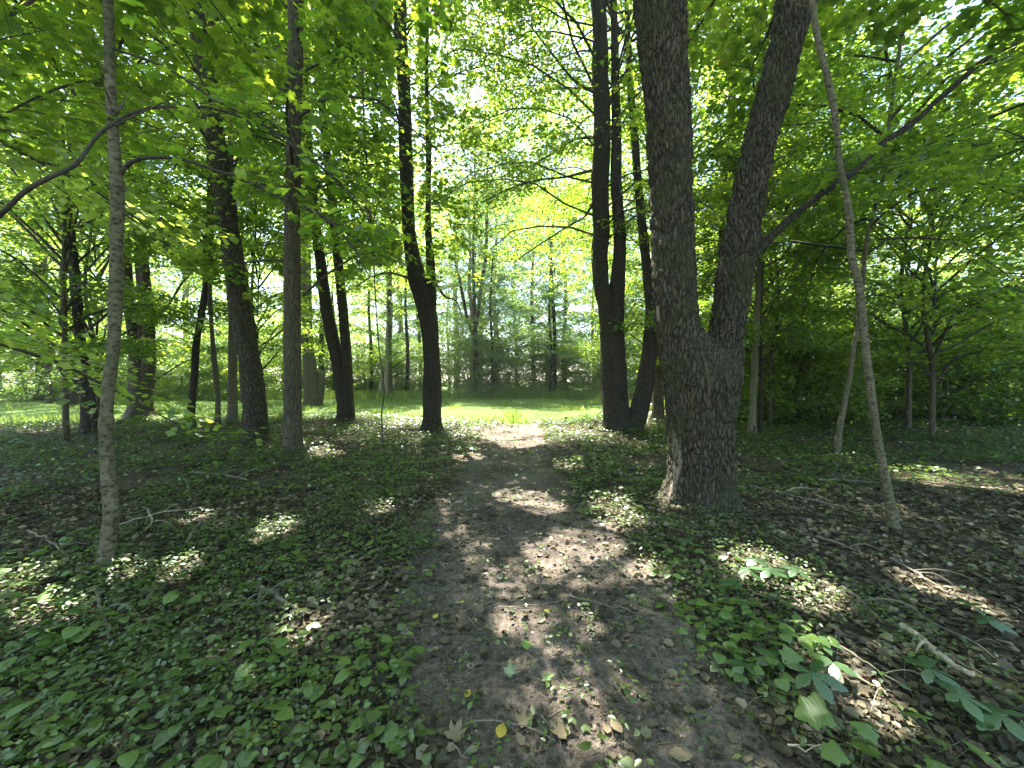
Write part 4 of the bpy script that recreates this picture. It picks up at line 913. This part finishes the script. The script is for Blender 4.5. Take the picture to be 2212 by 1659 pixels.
# --- individual foreground plants
def outline_leaf(name, outline, m, fold=.06, curl=.10, veins=True):
    """leaf blade from half outline [(x,y)...] base to tip; folded on the midrib, tip curling down"""
    n_ = len(outline); V = []; F = []
    for x, y in outline: V.append((x, 0, .0-curl*x*x))
    for s in (1, -1):
        b0 = len(V)
        for x, y in outline:
            V.append((x, s*y*.55, .05*y+fold*y*.8-curl*x*x)); 
        for x, y in outline:
            V.append((x, s*y, fold*y-curl*x*x-.12*y*y))
        for q in range(n_-1):
            for a_, b_ in ((0, b0), (b0, b0+n_)):
                f = (a_+q, a_+q+1, b_+q+1, b_+q); F.append(f if s < 0 else f[::-1])
    V = A_(V, float)
    me = mesh_np(name, V, [A_(F)], m, smooth=True); me.validate(); return me
def teeth(o, amp=.035):
    r = []
    for i in range(len(o)-1):
        (a, b), (c, d) = o[i], o[i+1]
        r.append((a, b)); r.append(((a+c)/2+.012, (b+d)/2+amp)); r.append(((a+c)/2+.02, (b+d)/2-amp*.2))
    r.append(o[-1]); return r
HEART = [(-.12,.14),(-.14,.30),(-.02,.44),(.18,.50),(.42,.46),(.66,.34),(.86,.17),(1,0.004)]
OVATE = [(0,.01),(.12,.17),(.3,.29),(.5,.31),(.7,.24),(.87,.11),(1,.003)]
LEAFLET = [(0,.01),(.15,.09),(.35,.19),(.55,.25),(.72,.21),(.88,.10),(1,.003)]
VINE = [(-.16,.12),(-.2,.32),(-.02,.40),(.10,.58),(.24,.50),(.40,.40),(.50,.52),(.62,.46),(.70,.26),(.84,.20),(1,.004)]
HEART[0] = (-.02, .01); VINE[0] = (-.02, .01)
def heartfix(o): return o
ME_HEART = outline_leaf('heart_blade', teeth([(0,.01),(-.0,.22),(.04,.40),(.2,.50),(.42,.46),(.66,.34),(.86,.17),(1,.004)], .02), M_HERB)
ME_HEARTL = outline_leaf('heart_blade', teeth([(0,.01),(-.0,.22),(.04,.42),(.2,.52),(.42,.50),(.66,.38),(.86,.19),(1,.004)], .02), M_VINE)
ME_OVATE = outline_leaf('ovate_blade', teeth(OVATE, .03), M_HERB)
ME_LEAFLET = outline_leaf('leaflet_blade', teeth(LEAFLET, .022), M_CREEPER, curl=.16)
ME_VINE = outline_leaf('vine_blade', teeth([(0,.01),(-.02,.25),(.02,.48),(.14,.56),(.26,.46),(.40,.42),(.52,.55),(.63,.46),(.72,.26),(.85,.18),(1,.004)], .025), M_VINE, curl=.14)
def stem_mesh(tips, r=.0016):
    A = []; B = []
    for t in tips:
        t = A_(t, float); mid = A_([t[0]*.35, t[1]*.35, t[2]*.62]); A += [A_([0, 0, -.02]), mid]; B += [mid, t]
    A, B = A_(A), A_(B); V, F = prisms(A, B, np.full(len(A), r), np.full(len(A), r*.8))
    return mesh_np('stem', V, [F], M_HERB)
def make_proto(kind, sd):
    rg = random.Random(sd); leaves = []
    if kind == 'creeper':
        h = rg.uniform(.05, .12); tips = [(0, 0, h)]
        a0 = rg.uniform(0, 6.28)
        for q in range(5):
            a = a0 + (q-2)*1.12; leaves.append((ME_LEAFLET, (0, 0, h), a, rg.uniform(-.12, .2), rg.uniform(-.2, .2), rg.uniform(.075, .095)*(1 if abs(q-2) < 2 else .78), 'leaflet'))
    elif kind == 'heart':
        tips = []; nl = rg.randint(4, 6)
        for q in range(nl):
            a = q*6.28/nl+rg.uniform(-.4, .4); d = rg.uniform(.02, .075); h = rg.uniform(.03, .10); t = (d*math.cos(a), d*math.sin(a), h); tips.append(t)
            leaves.append((ME_HEART, t, a+rg.uniform(-.5, .5), rg.uniform(-.1, .3), rg.uniform(-.3, .3), rg.uniform(.032, .056), 'leaf'))
    elif kind == 'avens':
        tips = []; nl = rg.randint(2, 3)
        for q in range(nl):
            a = q*6.28/nl+rg.uniform(-.4, .4); d = rg.uniform(.02, .06); h = rg.uniform(.035, .1); t = (d*math.cos(a), d*math.sin(a), h); tips.append(t)
            for w in (-1.15, 0, 1.15): leaves.append((ME_OVATE, t, a+w, rg.uniform(-.05, .25), rg.uniform(-.2, .2), rg.uniform(.038, .056)*(1.15 if w == 0 else .9), 'leaflet'))
    elif kind == 'vine':
        tips = []
        for q in range(rg.randint(2, 4)):
            a = q*2+rg.uniform(-.4, .4); d = rg.uniform(.03, .09); h = rg.uniform(.07, .14); t = (d*math.cos(a), d*math.sin(a), h); tips.append(t)
            leaves.append((ME_VINE, t, a, rg.uniform(.0, .35), rg.uniform(-.3, .3), rg.uniform(.07, .10), 'leaf'))
    elif kind == 'round':
        tips = []
        for q in range(rg.randint(3, 5)):
            a = q*1.5+rg.uniform(-.4, .4); d = rg.uniform(.03, .08); h = rg.uniform(.05, .12); t = (d*math.cos(a), d*math.sin(a), h); tips.append(t)
            leaves.append((ME_HEARTL, t, a, rg.uniform(.0, .35), rg.uniform(-.3, .3), rg.uniform(.042, .066), 'leaf'))
    return (stem_mesh(tips), leaves)
PROT = {k_: [make_proto(k_, 200+i*7+hash_) for i in range(6)] for hash_, k_ in enumerate(('creeper', 'heart', 'avens', 'vine', 'round'))}
def put_plant(kind, x, y, sc, label, group, rz=None):
    pr = PROT[kind][rnd.randrange(6)]
    nm = {'creeper': 'creeper_plant', 'heart': 'violet_plant', 'avens': 'herb_plant', 'vine': 'vine_plant', 'round': 'round_leaf_plant'}[kind]
    r = empty(nm, (x, y, float(HS(x, y))), label, 'plant', group, rnd.uniform(0, 6.28) if rz is None else rz); r.scale = (sc,)*3
    obj('stem', pr[0], r)
    for me, t, a, tilt, roll, s, ln in pr[1]:
        o = obj(ln, me, r, t); o.rotation_euler = (roll, tilt, a); o.scale = (s*rnd.uniform(.9, 1.1),)*3
    return r
def PPX(kind, x, y, sc, label, group, h=.07):
    Y = (EYE-h)*864/(y-820); return put_plant(kind, (x-1106)/864*Y, Y, sc, label, group)
LB = {'creeper': 'five-leaflet creeper', 'heart': 'small heart-leaved herb', 'avens': 'toothed three-leaflet herb', 'vine': 'large lobed vine leaves', 'round': 'rounded light green leaves'}
# left dense patch
pts = []
tries = 0
while len(pts) < 185 and tries < 9000:
    tries += 1
    y = 1.45 + 2.3*rnd.random()**1.2; x = rnd.uniform(-1.32*y, np.interp(y, PY, PL)+.12)
    if fbm(x*1.1+3, y*1.1, 4)/.875 < .33 and rnd.random() < .8: continue
    if all((x-a)**2+(y-b_)**2 > .09**2 for a, b_ in pts) and (x+3.08)**2+(y-3)**2 > .02:
        pts.append((x, y))
for x, y in pts:
    kd = rnd.choice(['heart', 'heart', 'avens', 'avens', 'heart', 'round']); edge = x > np.interp(y, PY, PL)-.25
    put_plant(kd, x, y, rnd.uniform(.85, 1.3), LB[kd] + (' at the left margin of the dirt path' if edge else ' in the dense green carpet left of the path'),
              'herbs at the left path margin' if edge else 'herbs carpeting the left foreground')
# right side
for x, y, s in [(1640,1222,.95),(1675,1238,1.05),(1626,1250,1),(1722,1246,1.1),(1592,1278,1),(1668,1262,1.15)]:
    PPX('creeper', x, y, s*1.35, 'pale glossy five-leaflet creeper lit by the sun patch right of the path', 'sunlit creeper leaves', h=.09)
for x, y, s, lab in [(1583,1345,1.1,'five-leaflet creeper below the sun patch beside the path'), (1775,1395,1.2,'five-leaflet creeper by the thin pale stick right of the vine leaves'),
                     (1680,1432,1.2,'five-leaflet creeper under the rounded leaves at the path side'), (1805,1460,1.1,'five-leaflet creeper alone on the litter above the sunlit sticks'),
                     (1758,1515,1.35,'large five-leaflet creeper below the vine leaves in the lower right'), (2015,1490,1.5,'big dark five-leaflet creeper beside the broken pale wood'),
                     (1612,1455,1.1,'five-leaflet creeper trailing onto the path edge'), (2110,1320,1.2,'dark five-leaflet plant by the right edge above the broken wood'), (2140,1370,1.2,'dark five-leaflet plant at the right edge beside the long thin stick'),
                     (1560,1180,.9,'five-leaflet creeper in shade before the massive forked tree'), (1660,1140,.9,'five-leaflet creeper right of the massive tree foot'),(1480,1180,.8,'shaded five-leaflet creeper left of the massive tree foot'),
                     (2170,1590,1.5,'large soft five-leaflet plant in the bottom right corner'),(2080,1560,1.3,'five-leaflet plant left of the bottom right corner')]:
    PPX('creeper', x, y, s*1.03, lab, 'creepers right of the path', h=.08)
for x, y, s, k_, lab in [(1838,1592,1.35,'vine','large bright lobed vine leaves at the bottom right of the path'), (1865,1650,1.2,'vine','large lobed vine leaves cut by the bottom edge'),
                     (1660,1395,1.0,'vine','lobed vine leaves just below the sun patch'), (1735,1425,1.0,'vine','lobed vine leaves beside the brown curled leaf'),
                     (1722,1365,1.2,'round','biggest rounded yellow-green leaf cluster under the sun patch'), (2060,1640,1.2,'vine','shaded lobed leaves in the bottom right corner')]:
    PPX(k_, x, y, s*.88, lab, 'vines right of the path', h=.11)
pts2 = []; tries = 0
while len(pts2) < 52 and tries < 4000:
    tries += 1
    t = rnd.random(); cx = 1440+ (1700-1440)*t; cyy = 1200+(1450-1200)*t; x = cx+rnd.gauss(0, 45); y = cyy+rnd.gauss(0, 35)
    if all(math.hypot(x-a, y-b_) > 26 for a, b_ in pts2) and y < 1640 and y > 1150: pts2.append((x, y))
for x, y in pts2:
    kd = rnd.choice(['round', 'round', 'heart', 'avens']); PPX(kd, x, y, rnd.uniform(.8, 1.15), LB[kd] + ' in the leafy strip along the right margin of the path', 'herbs along the right path margin')
for q in range(34):
    y = rnd.uniform(1000, 1130); x = rnd.uniform(1230, 1420)
    PPX('heart', x, y, rnd.uniform(1.0, 1.6), 'small heart-leaved herb in the patch left of the massive tree', 'herbs left of the massive tree')
for x, y, k_, s, lab in [(1150,1215,'heart',.9,'small herb growing in the sunlit spot on the path'), (1262,1300,'heart',.8,'small herb in the middle of the path by the forked twig'), (1362,1478,'heart',.8,'tiny herb on bare dirt right of the green torn leaf'),
                     (1242,1540,'avens',.7,'small herb low on the path right of the crumpled leaf'), (1305,1632,'heart',1.1,'herb sprouting from the dirt near the bottom edge'), (815,1585,'vine',.75,'bright lobed-leaf plant at the bottom left of the path'),
                     (880,1445,'avens',1.1,'dark leafy herb clump jutting into the path from the left'), (900,1600,'heart',1.0,'herb clump right of the bright lobed plant at the bottom'), (1000,1490,'heart',.6,'tiny pair of leaves on bare dirt left of the crumpled leaf'),
                     (1255,960,'avens',1.8,'bright yellow-green seedling at the right path side in the distance')]:
    PPX(k_, x, y, s, lab, None)

# --- fallen leaves one can pick out
def fallen(name, me_src, m, x, y, size, rz, label, tilt=.1):
    size *= .62 if me_src is not ME_OVATE else 1
    g = GX(x, y); me = me_src.copy(); me.materials.clear(); me.materials.append(m)
    o = obj(name, me, None, (g[0], g[1], float(HS(*g))+.03)); o.rotation_euler = (tilt, -tilt, rz); o.scale = (size,)*3
    return tag(o, label, 'leaf')
V, F = leafmesh(A_([[0, 0, 0.]]), A_([[1, 0, 0.]]), A_([[0, 0, 1.]]), A_([1.]), (T_MAP[0]*A_([1, 1, -1.4]), T_MAP[1])); ME_MAPLE = mesh_np('fallen_blade', V, [F], M_TANLEAF)
fallen('fallen_leaf', ME_OVATE, M_YELLOW, 1078, 1610, .075, 1.35, 'oval yellow leaf lying on dirt at the bottom centre of the path')
fallen('fallen_leaf', ME_OVATE, M_LIMELEAF, 1138, 1418, .085, 1.6, 'pointed light green leaf lying alone mid-path')
fallen('fallen_leaf', ME_MAPLE, M_GREYLEAF, 1095, 1470, .11, .6, 'crumpled grey-green maple leaf lying mid-path', .25)
fallen('fallen_leaf', ME_MAPLE, M_LIMELEAF, 1175, 1482, .075, .2, 'small torn green leaf right of the crumpled grey-green one')
fallen('fallen_leaf', ME_OVATE, M_YELLOW, 935, 1352, .05, 1.2, 'small yellow leaf at the left side of the path')
fallen('fallen_leaf', ME_OVATE, M_YELLOW, 1005, 1520, .05, 1.3, 'small orange-yellow leaf low on the left of the path')
fallen('fallen_leaf', ME_OVATE, M_YELLOW, 992, 1312, .035, .3, 'tiny yellow leaf higher up on the left of the path')
fallen('fallen_leaf', ME_OVATE, M_YELLOW, 1175, 1335, .045, .5, 'yellow-green scrap right of the long path twig')
fallen('fallen_leaf', ME_OVATE, M_TANLEAF, 1346, 1600, .075, 2.0, 'narrow ochre leaf near the bottom right of the path')
fallen('fallen_leaf', ME_HEART, M_TANLEAF, 1510, 1472, .085, 1.9, 'tan heart-shaped leaf at the right edge of the path')
fallen('fallen_leaf', ME_MAPLE, M_TANLEAF, 975, 1620, .13, 1.2, 'large tan maple leaf lying low on the left of the path', .15)
fallen('fallen_leaf', ME_MAPLE, M_TANLEAF, 1120, 1575, .12, .4, 'tan lobed leaf above the yellow oval leaf')
fallen('fallen_leaf', ME_MAPLE, M_TANLEAF, 1225, 1605, .14, 2.5, 'largest tan maple leaf at the bottom right of the yellow leaf')
fallen('fallen_leaf', ME_OVATE, M_YELLOW, 590, 1604, .04, 2.5, 'bright yellow scrap among the green herbs at the lower left')
fallen('fallen_leaf', ME_HEART, M_TANLEAF, 1760, 1412, .07, 1.2, 'curled tan leaf caught on the vine leaves', .5)
fallen('fallen_leaf', ME_OVATE, M_TANLEAF, 1450, 1648, .09, -.1, 'pale dry leaf cut by the bottom edge')

# --- sticks and fallen branches
def stick(px, w, label, m=M_STICK, name='stick', lift=None, fork=False, group=None):
    if lift is None: lift = .04 if px[0][0] < 700 else .022
    rg = np.random.default_rng(int(px[0][0]*7+px[0][1])); pts = []
    for i_, (x, y) in enumerate(px):
        g = GX(x, y); pts.append([g[0], g[1], float(HS(*g))+lift+rg.uniform(0, .02)])
    pts = A_(pts); d = pts[:, 1].mean(); r = max(.78*w/864*d/2, .0025)
    q = crspline(pts, .05); q[1:-1] += rg.normal(0, .006, q[1:-1].shape); n_ = len(q)
    rr = r*np.linspace(1.1, .65, n_)
    parts = [tube(q, rr, 8, None)]
    for f in range(2 if fork else (1 if w > 3 else 0)):
        i0 = int(n_*rg.uniform(.3, .8)); dv = nrm(q[min(i0+1, n_-1)]-q[i0]); sdv = A_([-dv[1], dv[0], .15])*(1 if rg.random() < .5 else -1)
        L = rg.uniform(.12, .35)*(.5+d*.15); qq = np.stack([q[i0]+(dv*.7+sdv*.6)*L*t+A_([0, 0, .04*math.sin(t*3)]) for t in np.linspace(0, 1, 6)])
        parts.append(tube(qq, r*np.linspace(.55, .25, 6), 6, None))
    V, F = join(parts); c0 = pts[0]
    return tag(obj(name, mesh_np(name, V-c0, F, m, smooth=True), None, tuple(c0)), label, 'stick', group)
ST = [([(250,1156),(340,1128),(437,1110)],4,'long pale straight twig right of the nearest slim tree',M_WOOD),
 ([(397,1196),(420,1165),(443,1143)],7,'short upright stub of grey branch left of the path'),
 ([(533,1285),(590,1315),(650,1357)],14,'thick grey branch lying toward the path in the left herbs'),
 ([(477,1343),(573,1330)],7,'dark stick half buried in the left herbs'),
 ([(57,1166),(100,1195),(143,1233)],6,'forked grey stick left of the nearest slim tree'),
 ([(407,1216),(443,1256)],9,'short thick stick right of the nearest slim tree'),
 ([(318,1115),(325,1145),(310,1170)],4,'thin bent white twig arching beside the nearest slim tree',M_WOOD),
 ([(400,1022),(480,1000),(560,973)],6,'long dark branch lying at the foot of the flaky tree',M_DARK),
 ([(410,1030),(470,1036),(533,1046)],6,'grey fallen branch below the dark one on the left'),
 ([(260,933),(330,918)],6,'fallen branch in front of the old multi-stemmed tree'),
 ([(387,980),(437,946)],5,'bent stick propped up behind the left herbs',M_DARK),
 ([(200,1300),(230,1420)],10,'mossy buried branch in the lower left herbs'),
 ([(1277,929),(1288,908),(1306,886)],9,'dark log leaning on the twin-stemmed tree right of the clearing',M_DARK),
 ([(1805,1406),(1890,1470),(1975,1533)],5,'thin pale stick across the sun patch at lower right',M_WOOD),
 ([(1840,1480),(1890,1510),(1925,1540)],4,'short pale stick in the sunlit litter at lower right',M_WOOD),
 ([(1928,1226),(1990,1262),(2055,1303)],7,'grey branch bending above the sunlit band on the right'),
 ([(1768,1180),(1820,1196),(1868,1216)],7,'fallen branch between the massive tree and the mottled sapling'),
 ([(1992,1353),(2060,1395),(2108,1423),(2212,1490)],5,'long thin grey stick running to the right edge'),
 ([(1822,1286),(1850,1305),(1875,1333)],11,'stubby weathered branch right of the sunlit creeper'),
 ([(1675,1126),(1740,1130),(1802,1140)],8,'dark fallen branch right of the massive tree foot',M_DARK),
 ([(1768,1046),(1840,1046),(1905,1050)],6,'straight fallen branch left of the mottled sapling'),
 ([(1592,1013),(1680,1035),(1775,1063)],7,'long fallen branch reaching from the massive tree',M_DARK),
 ([(1700,1073),(1730,1063),(1780,1068)],5,'pale curved branch in the litter behind the massive tree',M_WOOD),
 ([(1620,1060),(1720,1085),(1830,1110)],6,'long thin stick crossing the litter right of the massive tree'),
 ([(1960,1040),(2080,1058),(2212,1075)],4,'thin stick in the bright band at the right edge'),
 ([(2075,1463),(2122,1490)],9,'short stick beside the broken pale wood'),
 ([(1067,1329),(1150,1318),(1220,1306),(1247,1276)],3,'thin bent twig lying across the middle of the path'),
 ([(1231,1299),(1300,1318),(1364,1336)],4,'thin twig pointing right on the path'),
 ([(1004,1576),(1070,1578),(1130,1586),(1200,1616)],4,'long thin twig above the yellow oval leaf'),
 ([(1170,1563),(1195,1595),(1214,1640)],4,'twig pointing to the bottom edge of the path'),
 ([(1010,1353),(1040,1376)],3,'short dark twig on the left of the path'),
 ([(1190,1360),(1195,1400),(1186,1435)],3,'curved thin twig right of the pointed green leaf'),
 ([(1708,1636),(1752,1656)],6,'pale broken stick at the bottom edge',M_WOOD),
 ([(1665,1495),(1680,1545)],4,'short twig below the vine leaves'),
 ([(975,1632),(1005,1659)],5,'dark twig cut by the bottom edge'),
 ([(1650,1590),(1770,1620)],4,'thin dark twig at the lower right of the path',M_DARK)]
for s in ST: stick(s[0], s[1], s[2], s[3] if len(s) > 3 else M_STICK, fork=s[1] in (6, 7))
stick([(1952,1386),(1990,1412),(2030,1450),(2070,1478),(2108,1506)], 20, 'thick split length of pale broken wood lying in the lower right', M_WOOD, 'broken_branch', lift=.03)
rg = random.Random(4)
for q in range(16):
    x = rg.uniform(1960, 2190); y = rg.uniform(893, 915); a = rg.uniform(-.25, .35)
    L = rg.uniform(50, 130); stick([(x-L/2, y-a*12), (x, y-rg.uniform(0, 6)), (x+L/2, y+a*12)], 4, 'dead branch in the low brush heap at the right edge', M_STICK, 'dead_branch', lift=rg.uniform(.02, .35), group='brush heap on the right')
for q in range(12):
    x = rg.uniform(60, 150); y = rg.uniform(864, 872); L = rg.uniform(20, 60); a = rg.uniform(-1, 1)*2
    stick([(x-L/2, y-a), (x, y-rg.uniform(0, 3)), (x+L/2, y+a)], 2, 'bleached root or branch heaped at the foot of the far thick trunk', M_WOOD, 'dead_branch', lift=rg.uniform(.05, .8), group='roots heaped at the far thick trunk')
# labels that single out each repeat by the nearest thing one can find
ORD = ['', 'second ', 'third ', 'fourth ', 'fifth ', 'sixth ', 'seventh ', 'eighth ', 'ninth ', 'tenth ', 'eleventh ', 'twelfth ', 'thirteenth ', 'fourteenth ', 'fifteenth ', 'sixteenth ']
def nameone(group, landmarks, ground_plane=True):
    byk = {}
    for o in C.objects:
        if o.get('group') in group:
            x, y = to_px(A_(o.location[:])); nm, lx_, ly_ = min(landmarks, key=lambda q: math.hypot(q[1]-x, (q[2]-y)*(1 if ground_plane else .05)))
            dx, dy = x-lx_, y-ly_
            if ground_plane:
                d = 'right of' if dx > 0 else 'left of'
                if abs(dy) > abs(dx)*1.6: d = 'below' if dy > 0 else 'above'
                elif abs(dy) > abs(dx)*.6: d = ('lower ' if dy > 0 else 'upper ') + d
            else: d = 'right of' if dx > 0 else 'left of'
            byk.setdefault((o['label'], nm, d), []).append((math.hypot(dx, dy), o))
    for (lab, nm, d), L_ in byk.items():
        L_.sort(key=lambda q: q[0])
        for i_, (_, o) in enumerate(L_):
            o['label'] = (ORD[i_] if i_ < 16 else 'outermost ') + lab + ', ' + d + ' ' + nm
short = {' in the dense green carpet left of the path': '', ' at the left margin of the dirt path': ' at the path margin', ' in the leafy strip along the right margin of the path': '', 'small heart-leaved herb in the patch left of the massive tree': 'heart-leaved herb',
 'pale glossy five-leaflet creeper lit by the sun patch right of the path': 'pale sunlit five-leaflet creeper',
 'sunlit leafy bush in the thicket along the back of the grass clearing': 'sunlit bush behind the grass', 'leafy bush in the shaded thicket on the right': 'leafy bush in shaded thicket', 'leafy bush behind the left end of the grass clearing': 'leafy bush behind the grass',
 LF[0]: 'slender tree at sunny wood edge', LF[1]: 'tree deeper in the far wood', 'leafy tree in the dense shaded wood to the right of the clearing': 'leafy tree in shaded wood', 'leafy tree at the left end of the grass clearing': 'leafy tree behind the grass',
 'dead branch in the low brush heap at the right edge': 'dead branch in the brush heap', 'bleached root or branch heaped at the foot of the far thick trunk': 'bleached branch heaped there'}
for o in C.objects:
    if 'label' in o and 'group' in o:
        for a_, b_ in short.items():
            if a_ in o['label']: o['label'] = o['label'].replace(a_, b_)
LM_L = [("the slim tree's foot", 221, 1262), ('the thick grey branch', 590, 1320), ('the yellow scrap', 590, 1604), ('the mossy buried branch', 215, 1360), ('the bright lobed plant', 815, 1585), ('the tiny yellow path leaf', 992, 1312),
        ('the half-buried dark stick', 520, 1336), ("the bottom left corner", 0, 1659), ('the forked grey stick', 100, 1195)]
LM_R = [('the sunlit creeper', 1670, 1245), ('the tan heart-shaped leaf', 1510, 1472), ('the biggest rounded leaves', 1722, 1365), ("the massive tree's foot", 1500, 1100), ('the herb in the sunlit path spot', 1150, 1215), ('the distant yellow-green seedling', 1255, 960), ("the twin-stemmed tree's foot", 1340, 945), ('the shaded creeper by the massive tree', 1480, 1180)]
nameone(['herbs at the left path margin', 'herbs carpeting the left foreground'], LM_L)
for o in C.objects:
    if o.get('group') == 'herbs left of the massive tree': o['label'] = 'heart-leaved herb'
nameone(['herbs along the right path margin', 'herbs left of the massive tree', 'sunlit creeper leaves'], LM_R)
LM_T = [('the far thick old trunk', 97, 865), ('the dark side-branched tree', 190, 944), ('the old multi-stemmed tree', 305, 912), ('the dark flaky tree', 549, 968), ('the straight maple', 631, 990), ('the twin dark pair', 748, 918), ('the far pale trunk', 836, 866),
        ('the crooked tree', 933, 940), ('the dark leaning far tree', 1036, 846), ('the very thin far sapling', 1189, 845), ('the twin-stemmed tree', 1345, 945), ('the massive forked tree', 1512, 1092), ('the hollow-footed pale tree', 1624, 950),
        ('the V-shaped trunks', 1730, 884), ('the mottled sapling', 1932, 1162), ('the right-leaning dark trunk', 2048, 896)]
nameone(['trees of the wood beyond the clearing', 'trees deep in the wood', 'trees of the wood on the right', 'trees at the left end of the clearing', 'bushes behind the clearing', 'bushes of the right thicket', 'bushes at the left end'], LM_T, False)
nameone(['brush heap on the right'], [('the right-leaning dark trunk', 2048, 896), ("the photo's right edge", 2212, 905)])
nameone(['roots heaped at the far thick trunk'], [('the far thick trunk', 97, 865)])
for o, t in zip([o for o in C.objects if o.get('group') == 'canopy trees around the viewpoint'], ['beyond the left edge', 'beyond the right edge', 'behind the viewpoint on the left', 'behind the viewpoint on the right']):
    o['label'] = 'unseen tree added ' + t + ', shading the path'
tri = 0
seen = set(); TL_ = []
for o in bpy.data.objects:
    if o.type == 'MESH' and o.data.name not in seen:
        seen.add(o.data.name); nt_ = len(o.data.loops) - 2*len(o.data.polygons); tri += nt_; TL_.append((nt_, o.name))
print('TRIS', tri, 'OBJECTS', len(bpy.data.objects))
print(sorted(TL_)[-26:])
